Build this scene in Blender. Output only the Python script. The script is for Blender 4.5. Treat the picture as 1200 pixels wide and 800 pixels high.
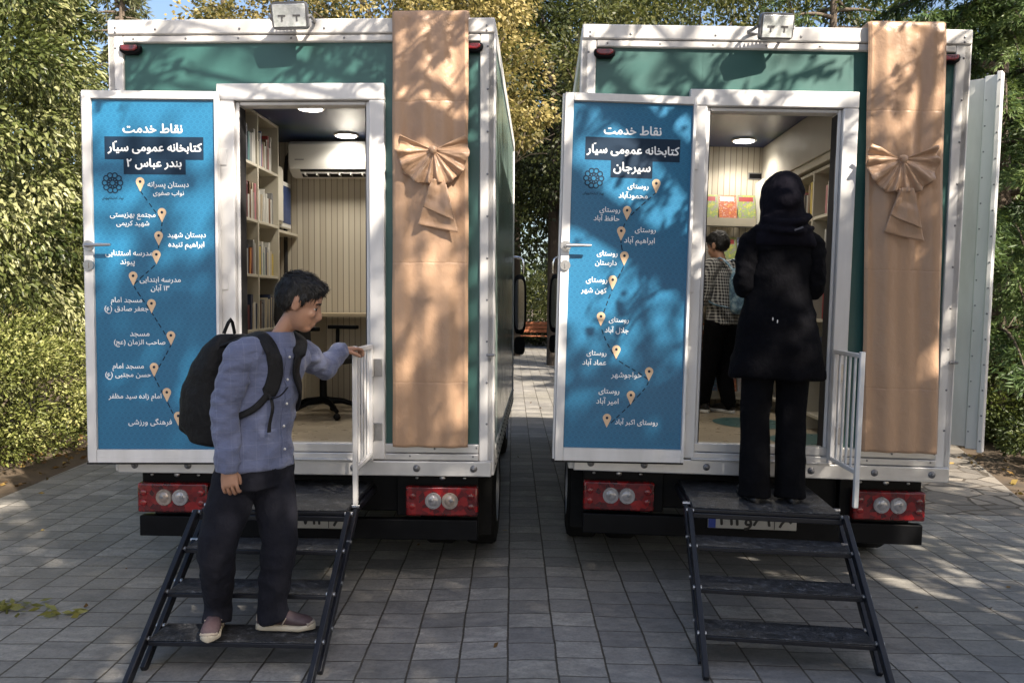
import bpy, bmesh, math, random
import numpy as np
from mathutils import Vector, Matrix, Euler, noise

R = math.radians
PI = math.pi
for o in list(bpy.data.objects):
    bpy.data.objects.remove(o)
SC = bpy.context.scene
COL = SC.collection

# ------------------------------------------------------------------ camera, sky, sun, exposure
cd = bpy.data.cameras.new('camera')
cam = bpy.data.objects.new('camera', cd)
COL.objects.link(cam)
cd.sensor_width = 36.0
cd.lens = 28.8
cd.clip_start = 0.05
cd.clip_end = 1000
PITCH, ROLL, CAMH = 0.0382, -0.0087, 1.6022
Rc = Matrix.Rotation(-PITCH, 3, 'X') @ Matrix.Rotation(ROLL, 3, 'Y')
rt, fw, up = Rc @ Vector((1, 0, 0)), Rc @ Vector((0, 1, 0)), Rc @ Vector((0, 0, 1))
mc = Matrix((rt, up, -fw)).transposed().to_4x4()
mc.translation = Vector((0, 0, CAMH))
cam.matrix_world = mc
SC.camera = cam

SUN = Vector((0.165, -0.215, 0.21)).normalized()      # towards the sun: behind the camera, to the right
SUN_EL = math.asin(SUN.z)
SUN_AZ = math.atan2(SUN.x, SUN.y)
w = bpy.data.worlds.new('World')
SC.world = w
w.use_nodes = True
nt = w.node_tree
bg = nt.nodes['Background']
sky = nt.nodes.new('ShaderNodeTexSky')
sky.sky_type = 'NISHITA'
sky.sun_disc = False
sky.sun_elevation = SUN_EL
sky.sun_rotation = SUN_AZ
sky.air_density = 1.0
sky.dust_density = 3.0
sky.ozone_density = 1.0
nt.links.new(sky.outputs[0], bg.inputs[0])
bg.inputs[1].default_value = 0.095
sd = bpy.data.lights.new('sun', 'SUN')
sun = bpy.data.objects.new('sun', sd)
COL.objects.link(sun)
sd.energy = 5.0
sd.angle = R(0.5)
sd.color = (1.0, 0.90, 0.76)
sun.rotation_euler = SUN.to_track_quat('Z', 'Y').to_euler()
sun.location = (20, -25, 30)
SC.view_settings.view_transform = 'Standard'
SC.view_settings.look = 'None'
SC.view_settings.gamma = 1.0
SC.view_settings.use_curve_mapping = False
SC.view_settings.exposure = 1.42
SC.cycles.max_bounces = 8
SC.cycles.transparent_max_bounces = 8
SC.cycles.use_denoising = True
SC.cycles.sample_clamp_indirect = 6

rng = np.random.default_rng(7)
random.seed(7)

# ------------------------------------------------------------------ helpers: materials
class G:
    def __init__(s, name):
        s.m = bpy.data.materials.new(name)
        s.m.use_nodes = True
        s.t = s.m.node_tree
        s.p = s.t.nodes['Principled BSDF']
        s.out = s.t.nodes['Material Output']
    def n(s, kind, **kw):
        nd = s.t.nodes.new('ShaderNode' + kind)
        for k, v in kw.items():
            setattr(nd, k, v)
        return nd
    def l(s, a, b):
        s.t.links.new(a, b)
    def setin(s, sock, v):
        if hasattr(v, 'is_output') or isinstance(v, bpy.types.NodeSocket):
            s.l(v, sock)
        else:
            sock.default_value = v
    def math(s, op, a, b=None, c=None, clamp=False):
        nd = s.n('Math', operation=op)
        nd.use_clamp = clamp
        s.setin(nd.inputs[0], a)
        if b is not None: s.setin(nd.inputs[1], b)
        if c is not None: s.setin(nd.inputs[2], c)
        return nd.outputs[0]
    def mix(s, f, a, b, blend='MIX'):
        nd = s.n('Mix', data_type='RGBA', blend_type=blend)
        s.setin(nd.inputs[0], f)
        s.setin(nd.inputs[6], a if not isinstance(a, tuple) else (*a, 1)[:4])
        s.setin(nd.inputs[7], b if not isinstance(b, tuple) else (*b, 1)[:4])
        return nd.outputs[2]
    def pos(s):
        return s.n('TexCoord').outputs['Object']
    def world(s):
        return s.n('NewGeometry').outputs['Position']
    def xyz(s, v):
        nd = s.n('SeparateXYZ'); s.l(v, nd.inputs[0]); return nd.outputs
    def noise(s, v, scale, detail=4, rough=.55, out=0):
        nd = s.n('TexNoise'); s.l(v, nd.inputs['Vector'])
        nd.inputs['Scale'].default_value = scale
        nd.inputs['Detail'].default_value = detail
        nd.inputs['Roughness'].default_value = rough
        return nd.outputs[out]
    def mapping(s, v, scale=(1, 1, 1), rot=(0, 0, 0)):
        nd = s.n('Mapping'); s.l(v, nd.inputs[0])
        nd.inputs['Scale'].default_value = scale
        nd.inputs['Rotation'].default_value = rot
        return nd.outputs[0]
    def ramp(s, f, stops):
        nd = s.n('ValToRGB'); s.l(f, nd.inputs[0])
        el = nd.color_ramp.elements
        while len(el) < len(stops): el.new(.5)
        for e, (p, c) in zip(el, stops):
            e.position = p; e.color = (*c, 1) if len(c) == 3 else c
        return nd.outputs[0]
    def bump(s, h, strength=.3, dist=.01):
        nd = s.n('Bump'); s.l(h, nd.inputs['Height'])
        nd.inputs['Strength'].default_value = strength
        nd.inputs['Distance'].default_value = dist
        s.l(nd.outputs[0], s.p.inputs['Normal'])
        return nd
    def base(s, c):
        s.setin(s.p.inputs['Base Color'], (*c, 1) if isinstance(c, tuple) and len(c) == 3 else c)
    def set(s, **kw):
        names = dict(rough='Roughness', metal='Metallic', spec='Specular IOR Level', sheen='Sheen Weight', coat='Coat Weight')
        for k, v in kw.items():
            s.setin(s.p.inputs[names[k]], v)

def plain(name, c, rough=.5, metal=0., var=.12, scale=6., bump=0., bscale=80., spec=.5, c2=None, streak=None, fold=0.):
    """base colour with gentle wear / dirt variation and optional fine bump"""
    g = G(name)
    v = g.pos()
    if streak: v = g.mapping(v, streak)
    f = g.noise(v, scale, 6, .6)
    f = g.ramp(f, [(.3, (0, 0, 0)), (.7, (1, 1, 1))])
    b = c2 or tuple(x * (1 - var) for x in c)
    g.base(g.mix(f, tuple(x * (1 + var * .3) for x in c), b))
    g.set(rough=rough, metal=metal, spec=spec)
    rn = g.noise(g.pos(), scale * 3, 4)
    g.set(rough=g.math('MULTIPLY_ADD', rn, .25, rough - .12, clamp=True))
    if fold:
        fd = g.noise(g.mapping(g.pos(), (1, 1, .75), (.2, .35, 0)), 9, 4, .55)
        g.bump(g.math('ADD', fd, g.math('MULTIPLY', g.noise(g.pos(), bscale, 3), .05)), fold, .04)
    elif bump:
        g.bump(g.noise(g.pos(), bscale, 3), bump, .004)
    return g.m

M = {}
M['white'] = plain('white_painted_aluminium', (.67, .655, .645), .42, 0, .24, 4.5, .08, 30, streak=(1.2, 1.2, .28), c2=(.52, .50, .47))
M['white2'] = plain('white_door_profile', (.70, .69, .69), .35, 0, .10, 5, .04, 20, streak=(1.4, 1.4, .25), c2=(.58, .57, .555))
M['alu'] = plain('mill_aluminium', (.60, .59, .58), .38, .55, .18, 5, .05, 60)
M['green'] = plain('green_panel_paint', (.034, .108, .097), .40, 0, .16, 2.2, .03, 12)
M['sidegreen'] = plain('glossy_side_panel', (.24, .34, .31), .16, .15, .10, 2, 0)
M['black'] = plain('black_steel', (.0035, .0038, .005), .5, 0, .4, 9, .08, 120, spec=.14)
M['blacksat'] = plain('black_powder_coat', (.010, .011, .016), .38, 0, .3, 12, .05, 200, spec=.4)
M['rubber'] = plain('tyre_rubber', (.009, .009, .009), .85, 0, .3, 14, .2, 90, spec=.2)
M['chrome'] = plain('chrome', (.75, .75, .76), .15, 1, .05, 10)
M['steel'] = plain('brushed_steel', (.45, .45, .46), .32, .9, .2, 20)
M['rivet'] = plain('rivet_steel', (.22, .22, .23), .4, .7, .2, 30)
M['dark'] = plain('dark_gap', (.015, .014, .016), .8)
M['rimgrey'] = plain('wheel_rim_paint', (.25, .25, .26), .4, .5, .2, 8)
M['skinwhite'] = plain('interior_cream', (.50, .47, .40), .5, 0, .08, 3)
M['shelf'] = plain('bookcase_melamine', (.52, .48, .39), .45, 0, .08, 4)
M['brown'] = plain('brown_wood_panel', (.16, .075, .035), .45, 0, .3, 6, .05, 30, streak=(6, 6, .5))
M['plastic'] = plain('white_plastic', (.72, .71, .68), .35, 0, .05, 3)
M['cabinet'] = plain('cream_steel_box', (.60, .57, .49), .4, 0, .08, 4)
M['bluedark'] = plain('blue_print', (.03, .06, .17), .4, 0, .5, 5)
M['desk'] = plain('desk_laminate', (.50, .40, .26), .4, 0, .15, 5, streak=(.6, 8, 8))
M['chair'] = plain('black_mesh_fabric', (.008, .008, .009), .75, 0, .3, 20, .2, 300)
M['hair'] = plain('black_hair', (.007, .006, .0055), .55, 0, .4, 40, .5, 260, streak=(1, 1, 1))
M['eyewhite'] = plain('eye_white', (.7, .68, .65), .25)
M['iris'] = plain('dark_iris', (.02, .012, .008), .2)
M['pack'] = plain('black_nylon', (.005, .005, .006), .65, 0, .3, 30, .25, 400, spec=.3, fold=.6)
M['coat'] = plain('black_coat_cloth', (.0026, .0026, .0042), .9, 0, .25, 14, .18, 350, spec=.10, fold=.6)
M['scarf'] = plain('dark_navy_scarf', (.0050, .0044, .0085), .88, 0, .2, 14, .15, 300, spec=.12, fold=.6)
M['blacktr'] = plain('black_trouser_cloth', (.0032, .0032, .0045), .9, 0, .25, 14, .15, 300, spec=.12, fold=.6)
M['navytr'] = plain('navy_trouser_cloth', (.0058, .0062, .0125), .85, 0, .25, 12, .15, 300, spec=.3, fold=.6)
M['sole'] = plain('beige_rubber_sole', (.50, .44, .34), .6, 0, .15, 20, .1, 100)
M['shoe'] = plain('maroon_grey_shoe', (.040, .021, .027), .6, 0, .35, 26, .2, 150, c2=(.085, .060, .062))
M['shoepanel'] = plain('beige_suede_panel', (.33, .28, .23), .75, 0, .2, 30, .2, 200)
M['shoeblack'] = plain('black_shoe', (.014, .014, .016), .4, 0, .3, 20)
M['whitesole'] = plain('white_rubber_sole', (.68, .68, .66), .5, 0, .1, 20)
M['lilac'] = plain('lilac_shirt', (.52, .48, .58), .75, 0, .1, 8)
M['greytr'] = plain('grey_trousers', (.10, .10, .12), .8, 0, .2, 8)
M['pin'] = plain('pin_print', (.66, .47, .30), .4, 0, .03, 3)
M['letter'] = plain('white_print', (.78, .80, .82), .4, 0, .02, 3)
M['navyprint'] = plain('navy_print', (.008, .024, .05), .55, 0, .05, 3, spec=.2)
M['plate'] = plain('plate_white', (.40, .39, .37), .4, 0, .1, 8)
M['plateblue'] = plain('plate_blue', (.02, .05, .30), .4)
M['ink'] = plain('plate_ink', (.01, .01, .01), .5)
M['benchwood'] = plain('orange_brown_slats', (.33, .115, .05), .55, 0, .3, 6, .1, 40, streak=(.5, 8, 8))
M['soil'] = plain('dark_soil', (.05, .038, .026), .95, 0, .5, 3, .8, 30, c2=(.11, .075, .045))
M['red'] = None

def mat_red():
    g = G('red_lamp_plastic')
    v = g.pos()
    x_, y_, z_ = g.xyz(v)
    cell = g.n('TexVoronoi', feature='F1'); g.l(g.mapping(v, (1, .2, 1)), cell.inputs['Vector']); cell.inputs['Scale'].default_value = 34
    g.base(g.mix(g.xyz(cell.outputs[1])[0], (.26, .006, .006), (.055, .003, .004))); g.set(rough=.16, coat=.7)
    wv = g.n('TexWave', wave_type='BANDS', bands_direction='X'); g.l(v, wv.inputs[0]); wv.inputs['Scale'].default_value = 60
    g.bump(g.math('ADD', wv.outputs[1], cell.outputs[0]), .4, .004)
    return g.m
M['red'] = mat_red()

def mat_lens():
    g = G('clear_lamp_lens')
    v = g.pos()
    f = g.noise(v, 60, 2)
    wv = g.n('TexWave', wave_type='BANDS', bands_direction='X'); g.l(v, wv.inputs[0]); wv.inputs['Scale'].default_value = 42; wv.inputs['Distortion'].default_value = 1.5
    g.base(g.mix(g.math('MULTIPLY', wv.outputs[1], f), (.46, .44, .44), (.16, .15, .16))); g.set(rough=.16, metal=.4, coat=1)
    g.bump(wv.outputs[1], .4, .004)
    return g.m
M['lens'] = mat_lens()
M['amber'] = plain('amber_lens', (.40, .33, .28), .12, .35, .3, 60)

def mat_glass():
    g = G('floodlight_glass')
    v = g.pos()
    f = g.noise(v, 22, 4, .6)
    g.base(g.ramp(f, [(.35, (.55, .60, .58)), (.60, (.85, .88, .87))])); g.set(rough=.22, metal=.2, coat=1)  # sun and sky reflected in the glass are put into this pale base
    g.bump(f, .3, .01)
    return g.m
M['flood'] = mat_glass()

def mat_mirrorglass():
    g = G('mirror_glass'); g.base((.20, .21, .22)); g.set(rough=.06, metal=1); return g.m
M['mirror'] = mat_mirrorglass()

def mat_lampon():
    g = G('lit_ceiling_lamp')
    e = g.n('Emission'); e.inputs[0].default_value = (1, .93, .82, 1); e.inputs[1].default_value = 7
    g.l(e.outputs[0], g.out.inputs[0]); return g.m
M['lampon'] = mat_lampon()

def mat_drape():
    g = G('rose_gold_satin')
    v = g.pos()
    f = g.noise(g.mapping(v, (9, 1, .9)), 3, 4, .5)
    g.base(g.mix(g.math('MULTIPLY', f, .5), (.430, .272, .172), (.37, .228, .140)))
    g.set(rough=.36, sheen=.2, spec=.5)
    wv = g.noise(g.mapping(v, (1, 1, .7), (0, .5, 0)), 13, 6, .6)
    wv2 = g.noise(g.mapping(v, (600, 600, 40)), 1, 1)
    z_ = g.xyz(v)[2]
    h_ = g.math('ADD', wv, g.math('MULTIPLY', wv2, .05))
    for zc_ in (1.19, 1.86, 2.75):                   # storage creases pressed across the cloth
        h_ = g.math('SUBTRACT', h_, g.math('MULTIPLY', g.math('SUBTRACT', 1.0, g.math('MULTIPLY', g.math('ABSOLUTE', g.math('SUBTRACT', g.math('ADD', z_, g.math('MULTIPLY', wv, .02)), zc_ + .01)), 130), clamp=True), .16))
    g.bump(h_, .40, .02)
    return g.m
M['drape'] = mat_drape()

def mat_poster():
    g = G('blue_poster_print')
    v = g.pos()
    x, y, z = g.xyz(v)
    # printed lattice of small rounded scales
    s = 1 / .034
    u = g.math('MULTIPLY', x, s); t = g.math('MULTIPLY', z, s * 1.15)
    row = g.math('FLOOR', t)
    u2 = g.math('ADD', u, g.math('MULTIPLY', g.math('MODULO', row, 2.0), .5))
    fx = g.math('SUBTRACT', g.math('FRACT', u2), .5); fz = g.math('SUBTRACT', g.math('FRACT', t), .5)
    r = g.math('SQRT', g.math('ADD', g.math('MULTIPLY', fx, fx), g.math('MULTIPLY', fz, fz)))
    ring = g.math('SMOOTH_MIN', 1.0, g.math('MULTIPLY', g.math('ABSOLUTE', g.math('SUBTRACT', r, .42)), 9), .2)
    lo = g.mix(ring, (.022, .160, .300), (.012, .110, .235))
    g.base(g.mix(g.math('MULTIPLY', g.noise(v, 1.6, 2), .35), lo, (.022, .175, .29)))
    g.set(rough=.34, spec=.5)
    g.bump(g.noise(g.mapping(v, (1, 1, .5)), 4, 3), .12, .02)
    return g.m
M['poster'] = mat_poster()

def mat_shirt(name, a, b, step, lw, kind):
    g = G(name)
    v = g.pos()
    d = g.noise(v, 5, 2, out=1)
    add = g.n('VectorMath', operation='MULTIPLY_ADD'); g.l(d, add.inputs[0]); add.inputs[1].default_value = (.02, .02, .02); g.l(v, add.inputs[2])
    x, y, z = g.xyz(add.outputs[0])
    def line(c, st, lw):
        f = g.math('ABSOLUTE', g.math('SUBTRACT', g.math('FRACT', g.math('DIVIDE', c, st)), .5))
        return g.math('LESS_THAN', f, lw / st / 2)
    if kind == 'windowpane':
        xx = g.math('ADD', x, g.math('MULTIPLY', y, .6))
        f = g.math('MULTIPLY', g.math('MAXIMUM', line(z, step, lw), line(xx, step, lw)), .20)
    else:
        xx = g.math('ADD', x, y)
        f = g.math('MULTIPLY', g.math('ADD', line(z, step, lw), line(xx, step, lw)), .5)
    weave = g.noise(g.mapping(v, (1, 1, 2.5)), 260, 2)
    c = g.mix(f, a, b)
    g.base(g.mix(g.math('MULTIPLY', weave, .5), c, tuple(q * .55 for q in a)))
    g.set(rough=.8, sheen=.2, spec=.3)
    fold = g.noise(g.mapping(v, (1, 1, 1.6), (.3, .5, 0)), 13, 3, .5)
    g.bump(g.math('ADD', fold, g.math('MULTIPLY', weave, .06)), .55, .03)
    return g.m
M['shirt'] = mat_shirt('chambray_windowpane', (.132, .152, .250), (.40, .43, .52), .062, .0022, 'windowpane')
M['check'] = mat_shirt('black_white_check', (.02, .02, .025), (.62, .61, .58), .026, .011, 'check')

def mat_skin(name, c):
    g = G(name)
    v = g.pos()
    f = g.noise(v, 18, 4)
    g.base(g.mix(f, c, tuple(a * b for a, b in zip(c, (.80, .68, .62)))))
    g.set(rough=.48, spec=.4)
    g.p.inputs['Subsurface Weight'].default_value = .12
    g.p.inputs['Subsurface Radius'].default_value = (.02, .008, .004)
    g.bump(g.noise(v, 220, 2), .12, .002)
    return g.m
M['skin'] = mat_skin('skin_tone', (.42, .245, .165))

def mat_patternbag():
    g = G('blue_pattern_bag')
    v = g.pos()
    f = g.noise(v, 26, 5, .7)
    g.base(g.ramp(f, [(.35, (.03, .06, .12)), (.5, (.10, .20, .28)), (.62, (.35, .45, .52)), (.75, (.04, .07, .10))]))
    g.set(rough=.6); return g.m
M['bag2'] = mat_patternbag()

def mat_partition():
    g = G('ribbed_cream_panel')
    v = g.pos(); x, y, z = g.xyz(v)
    f = g.math('FRACT', g.math('DIVIDE', x, .052))
    groove = g.math('LESS_THAN', f, .12)
    tone = g.n('TexWhiteNoise', noise_dimensions='1D'); g.l(g.math('FLOOR', g.math('DIVIDE', x, .052)), tone.inputs['W'])
    c = g.mix(tone.outputs[0], (.48, .43, .34), (.58, .53, .43))
    g.base(g.mix(groove, c, (.22, .19, .15))); g.set(rough=.5)
    g.bump(g.math('SUBTRACT', 1.0, groove), .6, .006)
    return g.m
M['ribbed'] = mat_partition()

def mat_ceiling():
    g = G('blue_printed_ceiling')
    v = g.pos()
    f = g.noise(v, 1.6, 3, .5)
    g.base(g.ramp(f, [(.38, (.020, .026, .14)), (.52, (.015, .04, .13)), (.66, (.02, .05, .05))]))
    g.set(rough=.3); return g.m
M['ceiling'] = mat_ceiling()
M['vinyl'] = plain('beige_vinyl_floor', (.46, .39, .29), .3, 0, .12, 4)
M['teal'] = plain('teal_vinyl_disc', (.10, .20, .20), .3, 0, .1, 4)

def mat_tread():
    g = G('black_tread_mat')
    v = g.pos()
    vo = g.n('TexVoronoi', feature='F1'); g.l(g.mapping(v, (1, 2.2, 1)), vo.inputs['Vector']); vo.inputs['Scale'].default_value = 70
    n1 = g.noise(v, 25, 5, .7)
    g.base(g.ramp(n1, [(.35, (.010, .0105, .012)), (.55, (.035, .036, .040)), (.72, (.14, .142, .15))]))
    g.set(rough=g.math('MULTIPLY_ADD', n1, .4, .32))
    g.bump(g.math('ADD', vo.outputs[0], n1), .7, .006)
    return g.m
M['tread'] = mat_tread()

def mat_magazine(name, cs, sc=42):
    g = G(name)
    v = g.pos()
    bw = g.math('ADD', g.math('MULTIPLY', g.noise(v, sc, 3, .7), 1.3), -.15)
    n = len(cs)
    g.base(g.ramp(bw, [(i / n + .02, c) for i, c in enumerate(cs)])); g.set(rough=.3); return g.m
M['mag_orange'] = mat_magazine('orange_magazine_cover', [(.55, .16, .05), (.60, .35, .12), (.35, .06, .03), (.6, .5, .4)])
M['mag_yellow'] = mat_magazine('yellow_magazine_cover', [(.62, .50, .07), (.55, .45, .10), (.20, .30, .10), (.35, .15, .42)])
M['mag_blue'] = mat_magazine('blue_magazine_cover', [(.05, .12, .35), (.5, .5, .5), (.10, .25, .45), (.4, .1, .1)])
M['mag_white'] = mat_magazine('pale_magazine_cover', [(.55, .52, .48), (.50, .30, .25), (.45, .45, .45), (.25, .30, .20)])
M['mag_grey'] = mat_magazine('grey_magazine_cover', [(.25, .24, .22), (.45, .40, .33), (.12, .12, .12), (.4, .35, .3)])

BOOKC = dict(red=(.28, .03, .03), maroon=(.10, .02, .03), blue=(.03, .07, .22), navy=(.02, .03, .07), green=(.03, .12, .06),
             yellow=(.55, .42, .06), orange=(.45, .16, .04), white=(.55, .54, .50), cream=(.48, .41, .30), grey=(.20, .20, .20),
             black=(.02, .02, .022), brown=(.14, .075, .04), teal=(.04, .17, .18), pink=(.45, .18, .20))
for k, c in BOOKC.items():
    M['bk_' + k] = plain('book_cover_' + k, c, .45, 0, .15, 30)
M['pages'] = plain('book_pages', (.60, .55, .45), .8, 0, .1, 200)

def mat_bark(name, c):
    g = G(name)
    v = g.pos()
    f = g.noise(g.mapping(v, (5, 5, 1)), 4, 6, .65)
    g.base(g.mix(f, c, tuple(x * .45 for x in c))); g.set(rough=.9)
    g.bump(f, .9, .05); return g.m
M['bark'] = mat_bark('grey_brown_bark', (.15, .115, .085))
M['barkdark'] = mat_bark('dark_bark', (.075, .058, .045))

def mat_leaf(name, stops, trans=.32, rough=.5):
    g = G(name)
    at = g.n('Attribute'); at.attribute_name = 'tint'
    c = g.ramp(at.outputs['Fac'], stops)
    g.base(c); g.set(rough=rough, spec=.35)
    tr = g.n('BsdfTranslucent')
    g.l(g.mix(.5, c, (.12, .14, .02), 'ADD'), tr.inputs[0])
    mx = g.n('MixShader'); mx.inputs[0].default_value = trans
    g.l(g.p.outputs[0], mx.inputs[1]); g.l(tr.outputs[0], mx.inputs[2])
    g.l(mx.outputs[0], g.out.inputs[0])
    return g.m
M['lf_yg'] = mat_leaf('yellow_green_leaves', [(0, (.028, .042, .012)), (.5, (.115, .135, .040)), (1, (.34, .34, .17))], .24, .38)  # end stops carry pale leaf highlights and dark crown depth as colour
M['lf_hedge'] = mat_leaf('pale_hedge_leaves', [(0, (.05, .065, .015)), (.5, (.18, .20, .055)), (1, (.40, .39, .16))], .25, .4)
M['lf_autumn'] = mat_leaf('golden_autumn_leaves', [(0, (.05, .05, .016)), (.5, (.19, .155, .050)), (1, (.40, .32, .13))])
M['lf_dark'] = mat_leaf('dark_green_leaves', [(0, (.010, .016, .006)), (.5, (.028, .040, .012)), (1, (.07, .08, .022))], .2)
M['lf_olive'] = mat_leaf('olive_leaves', [(0, (.025, .032, .010)), (.5, (.07, .08, .022)), (1, (.16, .15, .045))], .28)
M['lf_cedar'] = mat_leaf('cedar_green_fronds', [(0, (.022, .042, .014)), (.5, (.065, .11, .034)), (1, (.15, .20, .065))], .25)
M['lf_pale'] = mat_leaf('sunlit_conifer_needles', [(0, (.05, .06, .028)), (.5, (.12, .13, .06)), (1, (.20, .19, .10))], .3)  # paleness of the sunlit far conifers is put into the needle colour
M['lf_shrub'] = mat_leaf('shrub_leaves', [(0, (.022, .036, .010)), (.5, (.055, .075, .02)), (1, (.11, .13, .035))], .25)
M['lf_fallen'] = mat_leaf('fallen_leaf_litter', [(0, (.10, .05, .02)), (.5, (.20, .12, .04)), (1, (.30, .22, .06))], .1)
M['lf_sprig'] = mat_leaf('yellow_green_sprigs', [(0, (.09, .10, .03)), (.5, (.17, .17, .045)), (1, (.24, .22, .06))], .2)

# slate paving: columns .215 m wide running away from the camera, sawn joints, each stone its own tone
def mat_paving():
    g = G('slate_paving')
    v = g.world()
    wob = g.noise(v, 3.2, 2, out=1)
    ad = g.n('VectorMath', operation='MULTIPLY_ADD'); g.l(wob, ad.inputs[0]); ad.inputs[1].default_value = (.014, .014, 0); g.l(v, ad.inputs[2])
    x, y, z = g.xyz(ad.outputs[0])
    cw, rh = .222, .186
    u = g.math('DIVIDE', x, cw)
    cidx = g.math('FLOOR', u)
    wn = g.n('TexWhiteNoise', noise_dimensions='1D'); g.l(cidx, wn.inputs['W'])
    t = g.math('DIVIDE', g.math('ADD', y, g.math('MULTIPLY', wn.outputs[0], .07)), rh)
    ridx = g.math('FLOOR', t)
    fu, ft = g.math('FRACT', u), g.math('FRACT', t)
    du = g.math('MULTIPLY', g.math('MINIMUM', fu, g.math('SUBTRACT', 1.0, fu)), cw)
    dt = g.math('MULTIPLY', g.math('MINIMUM', ft, g.math('SUBTRACT', 1.0, ft)), rh)
    ed = g.noise(v, 45, 3)
    d = g.math('MINIMUM', g.math('SUBTRACT', du, .0012), g.math('SUBTRACT', dt, .0002))
    d = g.math('ADD', d, g.math('MULTIPLY_ADD', ed, .006, -.003))
    joint = g.math('SUBTRACT', 1.0, g.math('MULTIPLY', g.math('SUBTRACT', d, .0022), 420, clamp=True), clamp=True)
    cmb = g.n('CombineXYZ'); g.l(cidx, cmb.inputs[0]); g.l(ridx, cmb.inputs[1])
    w2 = g.n('TexWhiteNoise', noise_dimensions='2D'); g.l(cmb.outputs[0], w2.inputs['Vector'])
    # cleft texture: stretched noise turned per stone
    sh = g.n('VectorMath', operation='MULTIPLY_ADD'); g.l(w2.outputs[1], sh.inputs[0]); sh.inputs[1].default_value = (9, 9, 9); g.l(v, sh.inputs[2])
    cl = g.noise(g.mapping(sh.outputs[0], (1, 2.1, 1), (0, 0, .5)), 9, 8, .62)
    fine = g.noise(v, 60, 4, .7)
    tone = g.math('ADD', g.math('MULTIPLY_ADD', w2.outputs[0], .36, .10), g.math('MULTIPLY', cl, .80))
    stone = g.ramp(tone, [(.25, (.112, .107, .106)), (.55, (.208, .199, .192)), (.78, (.29, .275, .255)), (1.0, (.46, .43, .385))])
    big = g.noise(v, .55, 4)
    stone = g.mix(g.math('MULTIPLY', g.ramp(big, [(.42, (0, 0, 0)), (.70, (1, 1, 1))]), .45), stone, (.21, .195, .145))
    st = g.noise(v, 2.3, 5, .7)
    stone = g.mix(g.math('MULTIPLY', g.ramp(st, [(.52, (0, 0, 0)), (.72, (1, 1, 1))]), .5), stone, (.085, .082, .080))
    stone = g.mix(g.math('MULTIPLY', g.ramp(fine, [(.45, (0, 0, 0)), (.75, (1, 1, 1))]), .55), stone, (.10, .098, .095))
    jc = g.mix(g.noise(v, 14, 3), (.030, .026, .022), (.10, .085, .065))
    g.base(g.mix(joint, stone, jc))
    g.set(rough=g.math('MULTIPLY_ADD', cl, .35, .38), spec=.45)
    h = g.math('ADD', g.math('MULTIPLY', cl, .9), g.math('MULTIPLY', fine, .25))
    h = g.math('SUBTRACT', g.math('ADD', h, g.math('MULTIPLY', w2.outputs[0], .35)), g.math('MULTIPLY', joint, 1.2))
    g.bump(h, .55, .012)
    return g.m
M['paving'] = mat_paving()

def mat_crazy():
    g = G('crazy_paving')
    v = g.world()
    wob = g.noise(v, 2.5, 3, out=1)
    ad = g.n('VectorMath', operation='MULTIPLY_ADD'); g.l(wob, ad.inputs[0]); ad.inputs[1].default_value = (.12, .12, 0); g.l(v, ad.inputs[2])
    vo = g.n('TexVoronoi', feature='DISTANCE_TO_EDGE'); g.l(ad.outputs[0], vo.inputs['Vector']); vo.inputs['Scale'].default_value = 3.1
    vc = g.n('TexVoronoi', feature='F1'); g.l(ad.outputs[0], vc.inputs['Vector']); vc.inputs['Scale'].default_value = 3.1
    joint = g.math('LESS_THAN', vo.outputs[0], .035)
    r = g.xyz(vc.outputs[1])[0]
    cl = g.noise(g.mapping(v, (1, 2.5, 1)), 10, 7, .6)
    stone = g.ramp(g.math('ADD', g.math('MULTIPLY', r, .5), g.math('MULTIPLY', cl, .6)), [(.2, (.11, .10, .09)), (.6, (.20, .18, .155)), (1, (.32, .28, .23))])
    g.base(g.mix(joint, stone, (.07, .058, .045))); g.set(rough=.7)
    g.bump(g.math('SUBTRACT', cl, joint), .6, .015)
    return g.m
M['crazy'] = mat_crazy()

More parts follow.
